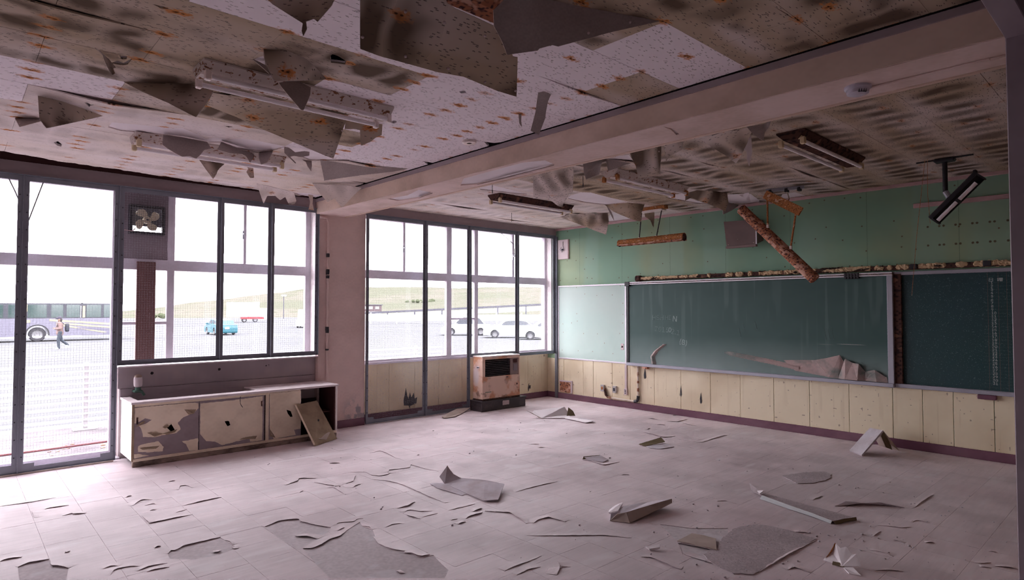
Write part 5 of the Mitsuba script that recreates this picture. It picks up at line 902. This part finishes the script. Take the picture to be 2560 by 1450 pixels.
piece('pale folded board sheet lying near the far corner, brown folded ends', [(6.38, 6.30, .01), (6.68, 6.02, .01), (6.80, 6.14, .03), (6.78, 6.22, .14), (6.42, 6.50, .09), (6.33, 6.46, .06)], [(0, 1, 2, 3, 4, 5)], 'sheet_white', extra=[('fold', [(6.33, 6.46, .065), (6.29, 6.52, .10), (6.40, 6.38, .02), (6.36, 6.32, .015)], [(0, 1, 2, 3)], 'sheet_olive', .004), ('fold', [(6.79, 6.15, .14), (6.72, 6.12, .02), (6.83, 6.05, .02), (6.84, 6.10, .08)], [(0, 1, 2, 3)], 'sheet_olive', .004), ('strip', [(6.60, 6.05, .012), (6.70, 6.07, .02), (6.68, 5.58, .025), (6.56, 5.62, .012)], [(0, 1, 2, 3)], 'sheet_white', .004), ('strip', [(6.74, 5.92, .014), (6.80, 5.90, .02), (6.70, 5.56, .02), (6.66, 5.60, .014)], [(0, 1, 2, 3)], 'sheet_grey', .004)])
piece('bent board strip with a folded front lip lying right of the floor centre', [(3.70, 2.935, .004), (3.775, 2.985, .03), (4.02, 3.05, .012), (4.25, 2.98, .012), (4.31, 2.79, .07), (3.80, 2.86, .06)], [(0, 1, 2, 3, 4, 5)], 'sheet_grey', extra=[('front_lip', [(3.80, 2.86, .062), (4.31, 2.79, .072), (4.29, 2.775, .045), (3.765, 2.80, .004), (3.70, 2.935, .004), (3.74, 2.90, .05)], [(0, 1, 2, 3, 4, 5)], 'sheet_tan', .006), ('white_clump', [(3.77, 3.00, .03), (3.80, 2.93, .05), (3.87, 2.94, .10), (3.84, 3.00, .06), (3.82, 3.03, .03)], [(0, 1, 2, 3, 4), (1, 2, 3)], 'sheet_white', .012)])
piece('small olive brown backed scrap curled up on the floor, nearer the chalkboard', [(5.98, 4.31, .015), (6.30, 4.22, .06), (6.25, 4.13, .03), (5.98, 4.22, .008)], [(0, 1, 2, 3)], 'sheet_olive', extra=[('sheet', [(5.99, 4.22, .006), (6.25, 4.14, .012), (6.20, 3.98, .006), (5.99, 4.02, .004), (5.94, 4.13, .004)], [(0, 1, 2, 3, 4)], 'sheet_grey', .004)])
piece('curled tile scrap with a dark raised edge in the open middle of the floor', [(4.99, 4.30, .03), (5.16, 4.22, .03), (5.15, 4.10, .008), (5.04, 4.08, .005), (4.98, 4.24, .006)], [(0, 1, 2, 3, 4)], 'sheet_grey', extra=[('edge', [(4.98, 4.31, .004), (5.17, 4.23, .004), (5.165, 4.225, .034), (4.985, 4.30, .036)], [(0, 1, 2, 3)], 'sheet_olive', .004)])
piece('grey sheet folded like a tent standing near the purple baseboard', [(7.32, 2.355, .006), (7.655, 2.245, .245), (7.80, 2.42, .23), (7.47, 2.53, .008)], [(0, 1, 2, 3)], 'sheet_grey', t=.016, extra=[('back_leaf', [(7.655, 2.245, .245), (7.74, 2.20, .09), (7.90, 2.16, .005), (8.03, 2.40, .005), (7.80, 2.42, .23)], [(0, 1, 2, 3, 4)], 'sheet_tan', .006), ('inner_leaf', [(7.62, 2.255, .19), (7.70, 2.235, .06), (7.80, 2.20, .02), (7.74, 2.20, .10), (7.655, 2.24, .235)], [(0, 1, 2, 3, 4)], 'sheet_olive', .004)])
piece('long narrow board with a pale metal edge lying on the right of the floor', [(5.20, 2.56, .006), (5.28, 2.62, .05), (5.16, 2.44, .02), (5.10, 1.70, .012), (4.875, 1.775, .02), (5.06, 2.40, .03)], [(0, 1, 2, 5), (2, 3, 4, 5)], 'rough_felt', extra=[('pale_edge', [(5.06, 2.40, .032), (4.873, 1.78, .022), (4.86, 1.785, .004), (5.04, 2.41, .005)], [(0, 1, 2, 3)], 'strip_pale', .006), ('torn_end', [(4.873, 1.77, .02), (5.10, 1.69, .02), (5.08, 1.68, .003), (4.88, 1.755, .003)], [(0, 1, 2, 3)], 'sheet_olive', .005), ('white_chip', [(5.12, 2.47, .04), (5.06, 2.42, .035), (5.09, 2.40, .06), (5.13, 2.43, .05)], [(0, 1, 2, 3)], 'sheet_white', .008)])
piece('torn white fluffy board scrap with a brown edge at the bottom right of the floor', [(4.12, 1.56, .004), (4.17, 1.525, .055), (4.165, 1.50, .115), (4.155, 1.47, .098), (4.165, 1.44, .112), (4.15, 1.40, .075), (4.15, 1.375, .085), (4.13, 1.345, .03), (4.10, 1.44, .006)], [(8, 0, 1), (8, 1, 2), (8, 2, 3), (8, 3, 4), (8, 4, 5), (8, 5, 6), (8, 6, 7)], 'sheet_white', t=.008, extra=[('brown_edge', [(4.125, 1.555, .006), (4.165, 1.525, .06), (4.16, 1.502, .118), (4.175, 1.52, .07)], [(0, 1, 2, 3)], 'rust_orange', .005), ('lower_scrap', [(4.085, 1.43, .006), (4.10, 1.38, .02), (4.05, 1.32, .004), (4.03, 1.38, .004)], [(0, 1, 2, 3)], 'sheet_white', .006), ('dark_gap', [(4.095, 1.50, .004), (4.10, 1.43, .004), (4.115, 1.43, .02), (4.11, 1.50, .02)], [(0, 1, 2, 3)], 'sheet_olive', .004)])
piece('small pale chip propped on the floor right of the middle', [(3.455, 2.44, .01), (3.53, 2.375, .028), (3.50, 2.36, .018), (3.44, 2.40, .006)], [(0, 1, 2, 3)], 'sheet_white', t=.012, name='floor_chip')
piece('brown dusty cardboard lying flat left of the heater tray', [(5.33, 7.25, .01), (5.52, 7.24, .012), (5.86, 7.46, .01), (6.06, 7.56, .05), (5.80, 7.57, .055), (5.55, 7.42, .05), (5.36, 7.36, .012)], [(0, 1, 2, 5, 6), (2, 3, 4, 5)], 'sheet_tan', 'cardboard', 'flat_cardboard')
piece('tan square cornered tile scrap lying on the crumbly grey patch', [(3.701, 2.355, .008), (3.906, 2.367, .010), (3.944, 2.204, .009), (3.764, 2.097, .008)], [(0, 1, 2, 3)], 'sheet_tan', t=.006, name='tile_scrap')
piece('long ragged ridge of torn tile lying right of the narrow board', [(5.31, 1.915, .003), (5.42, 1.87, .028), (5.50, 1.77, .022), (5.60, 1.68, .026), (5.67, 1.52, .004), (5.64, 1.65, .004), (5.47, 1.88, .004)], [(0, 1, 2, 6), (2, 3, 5, 6), (3, 4, 5)], 'sheet_grey', t=.006, name='tile_ridge')
# crumbs
cr = []
for i in range(420):
    if i < 150: x, y = 2.4+5.0*rng.random(), 1.2+5.6*rng.random()
    elif i < 300: x, y = rng.gauss(4.1, .5), rng.gauss(1.9, .45)
    else: x, y = rng.gauss(5.1, .7), rng.gauss(1.7, .5)
    if not (.4 < x < 7.9 and .8 < y < 7.4) or any(math.hypot(x-a, y-b) < c for a, b, c in ((3.48, 4.3, .5), (5.06, 2.2, .55), (4.13, 1.45, .22), (3.82, 2.24, .24), (4.0, 2.9, .4), (5.5, 1.75, .3))): continue
    s = trimesh.creation.icosphere(0, .003+.006*rng.random()**2); s.vertices *= np.array([1+rng.random(), 1, .7]); s.apply_translation((x, y, .004)); cr.append(s)
k = one('floor_crumbs', cat(*cr), 'sheet_grey', 'small grey crumbs scattered over the floor', 'crumbs'); labels[k]['kind'] = 'stuff'

# ================= outside =================
GZ = -.7
gr = struct('ground', 'pale paved parking lot outside the windows')
obj('paving', bx(-150, 320, 12.5, 600, GZ-.2, GZ), 'asphalt', gr)
lg = struct('outside_ledge', 'concrete ledge with debris outside the glazed door')
obj('slab', bx(-3, 9, 8.0, 10.6, -.25, -.06), 'concrete_ledge', lg); obj('step', bx(-3, 9, 10.6, 12.5, -.9, -.32), 'concrete_ledge', lg)
k = thing('white_fence', 'white horizontal rail fence standing just outside the glazed door', 'fence')
for i, x in enumerate((-2.2, -.4, 1.41, 3.2, 5.0, 6.8)):
    obj('post', bx(x-.03, x+.03, 10.17, 10.23, -.06, .86, .004), 'fence_white', k); obj('foot_plate', bx(x-.14, x+.14, 10.12, 10.28, -.058, -.035, .004), 'fence_white', k)
for i in range(11): obj('rail', bx(-2.8, 7.4, 10.14, 10.165, -.01+i*.082, .018+i*.082), 'fence_white', k)
one('red_rope', tube([(-2.5, 8.95, -.05), (0, 8.98, -.045), (.8, 9.0, -.05), (1.6, 9.06, -.05), (3.4, 9.1, -.05)], .012, 6), 'rope_red', 'thin red rope lying on the concrete ledge outside the door', 'rope')
lit = []
for i in range(60):
    s = trimesh.creation.icosphere(0, .008+.014*rng.random()); s.vertices *= np.array([1.6, 1, .35]); s.apply_translation((-.4+2.2*rng.random(), 8.3+.9*rng.random(), -.055)); lit.append(s)
k = one('outside_litter', cat(*lit), 'rust_pale', 'scattered reddish litter and leaves on the concrete ledge outside', 'litter'); labels[k]['kind'] = 'stuff'
# hill
az = np.radians(np.linspace(-12, 60, 130)); azd = np.degrees(az)
ridge = np.interp(azd, [-12, 8, 13, 15.6, 18, 22, 24, 30, 38, 46, 60], [0, 0.3, 2.6, 4.4, 5.0, 7.2, 9.0, 9.6, 9.4, 9.8, 10])
tt = np.linspace(0, 1, 26); V, F = [], []
for i, a in enumerate(az):
    for j, t_ in enumerate(tt):
        r = 172+95*t_; h = GZ+ridge[i]*1.13*(1-(1-min(1, t_*1.25))**1.6)
        V.append((r*math.sin(a), r*math.cos(a), h))
V = np.array(V); V[:, 2] += 1.3*(meshkit.fbm(V*np.array([.05, .05, 0]), 4)-.5)*np.clip(V[:, 2]+.7, 0, 1.5)
nt = len(tt)
for i in range(len(az)-1):
    for j in range(nt-1): a_ = i*nt+j; F += [(a_, a_+nt, a_+nt+1), (a_, a_+nt+1, a_+1)]
hl = struct('hill', 'grassy pale hill behind the parking lot'); obj('slope', trimesh.Trimesh(V, F, process=False), 'hill_grass', hl, smooth=True)
def at(az_deg, depth_r): return np.array((depth_r*math.sin(math.radians(az_deg)), depth_r*math.cos(math.radians(az_deg)), GZ))
def bush(label, p, w, h, catg='bush'):
    ms = []
    for i in range(16):
        s = trimesh.creation.icosphere(2, .5*h*(.5+.5*rng.random())); s.vertices *= 1+.35*(meshkit.noise(s.vertices*5/h+i, 3)[:, None]-.5); s.apply_translation(p+np.array((w*(rng.random()-.5), w*(rng.random()-.5)*.4, h*.35+.35*h*rng.random()))); ms.append(s)
    one('bush', cat(*ms), 'bush_leaf', label, catg, 'far bushes')
bush('green bush at the foot of the hill, left of the teal car', at(12.4, 166), 5, 1.1)
bush('faint treetops beyond the bus roof', at(1.2, 330), 8, 7, 'trees')
bush('faint treetops beyond the bus roof near the door frame', at(3.9, 330), 8, 6.5, 'trees')
bush('dark green bushes on the hill seen through the right window', at(34.2, 196)+np.array((0, 0, 3.6)), 9, 1.6)
# rail along the slope
rl = thing('slope_handrail', 'long grey rail sloping up in front of the hill, seen in the right window', 'rail')
p0, p1 = at(28.8, 130)+np.array((0, 0, 1.35)), at(46.3, 122)+np.array((0, 0, 3.2)); p0a = p0+(p0-p1)*.3; p1a = p1+(p1-p0)*.3
obj('beam', bar(p0a, p1a, .25, .38), 'rail_grey', rl)
obj('wall', bar(p0a-np.array((0, 0, .75)), p1a-np.array((0, 0, .75)), .2, .9), 'fence_white', rl)
for t_ in np.linspace(0, 1, 12): q = p0a*(1-t_)+p1a*t_; obj('post', bx(q[0]-.08, q[0]+.08, q[1]-.4, q[1]-.2, GZ, q[2]), 'rail_grey', rl)
ctn = thing('far_shed', 'small reddish brown shed on the slope seen right of the pillar', 'shed'); q = at(29.6, 140)
obj('body', bx(q[0]-3.4, q[0]+2.2, q[1]-1, q[1]+1, 1.0, 2.35), 'container_red', ctn); obj('roof', bx(q[0]-3.6, q[0]+2.4, q[1]-1.2, q[1]+1.2, 2.35, 2.5), 'rail_grey', ctn)
for i in range(3): obj('window', bx(q[0]-2.6+i*1.6, q[0]-1.7+i*1.6, q[1]-1.05, q[1]-.98, 1.5, 2.1), 'bus_white', ctn)
obj('wall', bx(q[0]-3.4, q[0]+2.2, q[1]-.9, q[1]+.9, GZ, 1.0), 'fence_white', ctn)
pf = thing('parking_fence', 'faint white panel fence along the far side of the parking lot', 'fence')
for i in range(8):
    q = at(28.6+i*2.3, 95); obj('panel', bar(q+np.array((-1.7, .9, .9)), q+np.array((1.7, -.9, .9)), .06, .95), 'fence_white', pf); obj('post', bx(q[0]-1.9, q[0]-1.75, q[1]+.95, q[1]+1.1, GZ, GZ+1.7), 'fence_white', pf)
lp_ = thing('street_lamp', 'slim grey street lamp on the hillside beyond the teal car', 'street lamp'); q = at(22.15, 150)
obj('pole', tube([q, q+np.array((0, 0, 5.3))], .10, 8), 'rail_grey', lp_); obj('head', bx(q[0]-.5, q[0]+.6, q[1]-.3, q[1]+.3, 4.4, 4.8, .1), 'bus_white', lp_)
lp2 = thing('street_lamp', 'thin lamp post far beyond the bus, in the lower door glass', 'street lamp'); q = at(8.35, 113)
obj('pole', tube([q, q+np.array((0, 0, 11.))], .10, 8), 'fence_white', lp2)
# ---- bus
bs = thing('city_bus', 'lavender and white bus with yellow stripes parked behind the glazed door', 'bus')
BY, BX0, BX1 = 53.6, -4.5, 7.1; bd_ = 2.4
wc_ = 4.55; arch = Point(wc_, GZ+.52).buffer(.68, 16)
side = sbox(BX0, GZ+.38, BX1, GZ+2.98).difference(arch)
obj('lower_body', extr(side.intersection(sbox(-99, GZ+.38, 99, GZ+1.62)), bd_, ((0, BY+bd_, 0), (1, 0, 0), (0, 0, 1), (0, -1, 0))), 'bus_lavender', bs)
obj('window_band', extr(sbox(BX0, GZ+1.62, BX1, GZ+2.66), bd_, ((0, BY+bd_, 0), (1, 0, 0), (0, 0, 1), (0, -1, 0))), 'bus_dark', bs)
obj('roof', bx(BX0, BX1, BY, BY+bd_, GZ+2.66, GZ+3.0, .08), 'bus_white', bs)
obj('skirt', bx(BX0, BX1, BY+.02, BY+bd_, GZ+.28, GZ+.40), 'bus_white', bs)
for x0, x1 in ((2.95, 3.30), (4.0, 5.05), (5.30, 5.98), (6.18, 6.95), (1.2, 2.7), (-.6, 1.0), (-2.4, -.8)): obj('window', bx(x0, x1, BY-.02, BY+.01, GZ+1.68, GZ+2.58, .008), 'bus_glass', bs)
obj('notice', bx(6.985, 7.03, BY-.03, BY, GZ+1.66, GZ+2.5), 'bus_white', bs); obj('notice', bx(3.88, 3.98, BY-.03, BY, GZ+2.1, GZ+2.6), 'bus_yellow', bs)
BX2 = 9.6
obj('rear_lower', bx(BX1, BX2, BY, BY+bd_, GZ+.38, GZ+1.62, .01), 'bus_lavender', bs); obj('rear_band', bx(BX1, BX2, BY, BY+bd_, GZ+1.62, GZ+2.66, .01), 'bus_dark', bs); obj('rear_roof', bx(BX1, BX2, BY, BY+bd_, GZ+2.66, GZ+3.0, .06), 'bus_white', bs)
for x0, x1 in ((7.35, 8.25), (8.4, 9.4)): obj('window', bx(x0, x1, BY-.02, BY+.01, GZ+1.68, GZ+2.58, .008), 'bus_glass', bs)
obj('notice', bx(7.12, 7.27, BY-.03, BY, GZ+1.66, GZ+2.5), 'bus_yellow', bs)
for (a, b, w, m_) in (((5.2, 1.50), (9.4, 1.12), .13, 'bus_yellow'), ((5.6, 1.28), (9.4, .86), .11, 'bus_yellow'), ((6.0, 1.1), (8.6, .55), .10, 'bus_yellow'), ((6.8, .88), (9.5, .72), .12, 'bus_violet'), ((3.9, 1.42), (4.15, 1.42), .2, 'bus_yellow'), ((8.4, .50), (9.4, .62), .12, 'bus_violet')):
    obj('stripe', bar((a[0], BY-.012, GZ+a[1]), (b[0], BY-.012, GZ+b[1]), .02, w), m_, bs)
obj('arch_rim', extr(arch.difference(Point(wc_, GZ+.52).buffer(.60, 16)).intersection(sbox(-99, GZ+.42, 99, 99)), .05, ((0, BY+.02, 0), (1, 0, 0), (0, 0, 1), (0, -1, 0))), 'tyre', bs)
def wheel(c, r, w, k, axis=(0, 1, 0)):
    wk = obj('wheel', lathe([(r*.62, -w/2), (r*.9, -w/2), (r, -w*.3), (r, w*.3), (r*.9, w/2), (r*.62, w/2)], 24, c, axis), 'tyre', k, smooth=40)
    obj('rim', lathe([(0, -w*.36), (r*.25, -w*.42), (r*.3, -w*.2), (r*.55, -w*.25), (r*.64, -w*.5), (r*.64, w*.5), (0, w*.5)], 24, c, axis), 'wheel_silver', wk, smooth=30)
wheel((wc_, BY+.14, GZ+.5), .5, .26, bs); wheel((-2.6, BY+.14, GZ+.5), .5, .26, bs)
obj('mirror', bx(3.72, 3.80, BY-.16, BY-.05, GZ+2.0, GZ+2.5, .02), 'wood_dark', bs)
# ---- cars
def car(label, p, heading, paint, L=4.4, Wd=1.68, H=1.42, name='parked_car', group='parked cars'):
    k = thing(name, label, 'car', group); h = math.radians(heading); ex, ey = np.array((math.cos(h), math.sin(h), 0)), np.array((-math.sin(h), math.cos(h), 0)); ez = np.array((0, 0, 1.0))
    def fr_(y): return (np.array(p)+ey*y, ex, ez, -ey)
    arches = [Point(x, .30).buffer(.36, 12) for x in (L*.30, -L*.29)]
    low = Polygon([(-L/2, .30), (-L/2, .62), (-L/2+.08, .88), (-L*.33, .95), (L*.18, .95), (L*.36, .82), (L/2-.06, .66), (L/2, .5), (L/2, .26), (-L/2+.05, .22)]).buffer(.03)
    for a in arches: low = low.difference(a)
    obj('lower_body', extr(low, Wd, fr_(Wd/2)), paint, k)
    cab = Polygon([(-L*.40, .90), (-L*.27, H-.08), (-L*.17, H), (L*.04, H), (L*.12, H-.06), (L*.26, .90)])
    obj('roof', extr(cab.difference(cab.buffer(-.075).intersection(sbox(-9, .95, 9, H-.02))), Wd-.22, fr_((Wd-.22)/2)), paint, k)
    obj('glass', extr(cab.buffer(-.06), Wd-.25, fr_((Wd-.25)/2)), 'car_glass', k)
    obj('pillar', extr(sbox(-L*.085, .92, -L*.06, H-.03), Wd-.215, fr_((Wd-.215)/2)), paint, k)
    for x in (L*.30, -L*.29):
        for s in (-1, 1):
            c = np.array(p)+ex*x+ey*s*(Wd/2-.10)+ez*.30; wheel(c, .30, .19, k, -ey*s*-1 if s < 0 else -ey)
    for s in (-1, 1):
        c = np.array(p)+ex*L*.47+ey*s*Wd*.36+ez*.62; m = trimesh.creation.box(extents=(.2, .3, .12)); M = np.eye(4); M[:3, 0], M[:3, 1], M[:3, 3] = ex, ey, c; m.apply_transform(M); obj('headlight', m, 'wheel_silver', k)
        c = np.array(p)-ex*L*.478+ey*s*Wd*.38+ez*.74; m = trimesh.creation.box(extents=(.12, .26, .16)); M = np.eye(4); M[:3, 0], M[:3, 1], M[:3, 3] = ex, ey, c; m.apply_transform(M); obj('tail_light', m, 'light_red', k)
        c = np.array(p)+ex*L*.19+ey*s*(Wd/2+.08)+ez*.98; m = trimesh.creation.box(extents=(.14, .2, .13)); M = np.eye(4); M[:3, 0], M[:3, 1], M[:3, 3] = ex, ey, c; m.apply_transform(M); obj('mirror', m, paint, k)
    c = np.array(p)-ex*(L/2+.03)+ez*.62; m = trimesh.creation.box(extents=(.02, .36, .17)); M = np.eye(4); M[:3, 0], M[:3, 1], M[:3, 3] = ex, ey, c; m.apply_transform(M); obj('rear_plate', m, 'bus_white', k)
    c = np.array(p)+ex*(L/2+.03)+ez*.45; m = trimesh.creation.box(extents=(.02, .36, .17)); M = np.eye(4); M[:3, 0], M[:3, 1], M[:3, 3] = ex, ey, c; m.apply_transform(M); obj('front_plate', m, 'bus_white', k)
    return k
car('teal car seen from behind in the parking lot, crossing a mesh post', (17.8, 57.6, GZ), 88, 'car_teal', 3.9, 1.7, 1.36)
car('white sedan facing left, nearest the bright window middle post', (33.0, 36.0, GZ), 141, 'car_white')
car('white car at the right end of the window, only its front showing', (33.2, 32.2, GZ), 141, 'car_white', 4.5)
car('white car half hidden behind the white sedan', (33.2, 42.0, GZ), 141, 'car_white', 4.3, 1.7, 1.62)
car('white van seen between the last two posts of the sink window', (32.4, 72.6, GZ), 60, 'car_white', 4.6, 1.9, 2.2)
tk = thing('box_truck', 'white box truck with a red sill beyond the teal car', 'truck'); q = at(19.1, 112)
obj('box', bx(q[0]-2.4, q[0]+2.3, q[1], q[1]+2.2, GZ+.9, GZ+3.4, .05), 'bus_white', tk); obj('sill', bx(q[0]-.8, q[0]+3.0, q[1]-.05, q[1]+.3, GZ+.55, GZ+.9), 'light_red', tk); obj('cab', bx(q[0]+2.3, q[0]+3.9, q[1], q[1]+2, GZ+.6, GZ+2.4, .2), 'car_white', tk)
for x in (-.2, 1.6): wheel((q[0]+x, q[1]+.1, GZ+.42), .42, .25, tk)
# ---- person
def body(joints, bones, refine=.03, taubin=8):
    import manifold3d as mf
    parts = []
    for a, b in bones:
        sp_ = []
        for j in (a, b):
            c, r = np.array(joints[j][:3]), joints[j][3]
            s = trimesh.creation.icosphere(2, r); s.apply_translation(c); sp_.append(s.vertices)
        parts.append(mf.Manifold.hull_points(np.vstack(sp_)))
    m = mf.Manifold.batch_boolean(parts, mf.OpType.Add).refine_to_length(refine).to_mesh()
    t = trimesh.Trimesh(m.vert_properties[:, :3], m.tri_verts); trimesh.smoothing.filter_taubin(t, iterations=taubin); return t
# walks towards -x; local frame x: forward is -x, y: depth, origin at the ground
J = {'hd': (-.02, 0, 1.60, .098), 'chin': (-.05, 0, 1.53, .06), 'nk': (0, 0, 1.47, .052), 'ch': (.01, 0, 1.28, .135), 'sl': (.0, -.17, 1.38, .06), 'sr': (.02, .17, 1.38, .06), 'wa': (.02, 0, 1.08, .115), 'pe': (.02, 0, .93, .13),
     'el': (.03, -.23, 1.13, .043), 'wl': (-.16, -.16, 1.10, .033), 'hl': (-.22, -.13, 1.12, .03), 'er': (.02, .23, 1.13, .043), 'wr': (-.17, .14, 1.12, .033), 'hr': (-.23, .10, 1.14, .03),
     'pl': (.02, -.085, .90, .092), 'kl': (-.05, -.09, .50, .058), 'al': (.0, -.09, .10, .04), 'tl': (-.14, -.09, .045, .032), 'pr': (.02, .085, .90, .092), 'kr': (.10, .09, .50, .058), 'ar': (.38, .09, .24, .04), 'tr': (.31, .09, .09, .032)}
J['al'] = (-.02, -.09, .095, .042)
for side_, wz in (('l', -1), ('r', 1)):
    h_ = J['h'+side_]
    for i_ in range(4): J[f'f{side_}{i_}'] = (h_[0]-.055+.006*abs(i_-1.5), h_[1]+(i_-1.5)*.017, h_[2]-.02, .0085)
    J[f't{side_}h'] = (h_[0]-.02, h_[1]-wz*.035, h_[2]+.025, .010)
bones = [('hd', 'chin'), ('hd', 'nk'), ('nk', 'ch'), ('ch', 'sl'), ('ch', 'sr'), ('ch', 'wa'), ('wa', 'pe'), ('sl', 'el'), ('el', 'wl'), ('wl', 'hl'), ('sr', 'er'), ('er', 'wr'), ('wr', 'hr'), ('pe', 'pl'), ('pe', 'pr'), ('pl', 'kl'), ('kl', 'al'), ('al', 'tl'), ('pr', 'kr'), ('kr', 'ar'), ('ar', 'tr')]
bones += [(f'h{s_}', f'f{s_}{i_}') for s_ in 'lr' for i_ in range(4)]+[(f'h{s_}', f't{s_}h') for s_ in 'lr']
pp = np.array((4.60, 42.6, GZ)); sc_ = 1.06
def place(m): m.vertices = m.vertices*sc_+pp; return m
ps = thing('person', 'person in a pinkish jacket, dark trousers and cap walking past the bus', 'person')
obj('body', place(body(J, bones, .02, 6)), 'skin', ps, smooth=True)
def grow(keys, g): return {k_: (*J[k_][:3], J[k_][3]+g) for k_ in keys}
JJ = grow(['nk', 'ch', 'sl', 'sr', 'wa', 'pe', 'el', 'wl', 'er', 'wr'], .025); JJ['nk'] = (0, 0, 1.43, .075); JJ['pe'] = (.02, 0, .88, .165)
obj('jacket', place(body(JJ, [('nk', 'ch'), ('ch', 'sl'), ('ch', 'sr'), ('ch', 'wa'), ('wa', 'pe'), ('sl', 'el'), ('el', 'wl'), ('sr', 'er'), ('er', 'wr')])), 'jacket_pink', ps, smooth=True)
JT = grow(['pl', 'kl', 'al', 'pr', 'kr', 'ar', 'pe'], .016)
obj('trousers', place(body(JT, [('pe', 'pl'), ('pe', 'pr'), ('pl', 'kl'), ('kl', 'al'), ('pr', 'kr'), ('kr', 'ar')])), 'jeans_dark', ps, smooth=True)
JS = grow(['al', 'tl', 'ar', 'tr'], .012)
obj('shoe', place(body(JS, [('al', 'tl')])), 'shoe_pale', ps, smooth=True); obj('shoe', place(body(JS, [('ar', 'tr')])), 'shoe_pale', ps, smooth=True)
obj('cap', place(body({'a': (0, 0, 1.665, .105), 'b': (-.03, 0, 1.655, .10), 'c': (-.16, 0, 1.645, .02), 'd': (-.12, .06, 1.645, .015), 'e': (-.12, -.06, 1.645, .015)}, [('a', 'b'), ('b', 'c'), ('b', 'd'), ('b', 'e')])), 'cap_dark', ps, smooth=True)
obj('hair', place(body({'a': (.025, 0, 1.62, .098), 'b': (.04, 0, 1.54, .075)}, [('a', 'b')])), 'hair_black', ps, smooth=True)
obj('face_mask', place(body({'a': (-.085, 0, 1.565, .05), 'b': (-.06, 0, 1.53, .055)}, [('a', 'b')])), 'mask_white', ps, smooth=True)
for s in (-1, 1):
    e = trimesh.creation.icosphere(1, .012); e.apply_translation((-.108, s*.035, 1.612)); obj('eye', place(e), 'ink_dark', ps)
    e = trimesh.creation.icosphere(1, .026); e.vertices *= np.array([.7, .4, 1.2]); e.apply_translation((-.01, s*.1, 1.60)); obj('ear', place(e), 'skin', ps)
bp = thing('backpack', 'dark backpack worn by the walking person', 'backpack')
m = trimesh.creation.box(extents=(.17, .30, .42)); m = m.subdivide().subdivide(); trimesh.smoothing.filter_taubin(m, iterations=12); m.apply_translation((.33, 0, 1.16)); obj('sack', place(m), 'pack_dark', bp, smooth=True)
obj('strap', place(tube([(.2, -.13, 1.34), (.05, -.15, 1.475), (-.10, -.13, 1.40), (-.13, -.13, 1.2)], .014, 6)), 'pack_dark', bp); obj('strap', place(tube([(.2, .13, 1.34), (.05, .15, 1.475), (-.10, .13, 1.40), (-.13, .13, 1.2)], .014, 6)), 'pack_dark', bp)
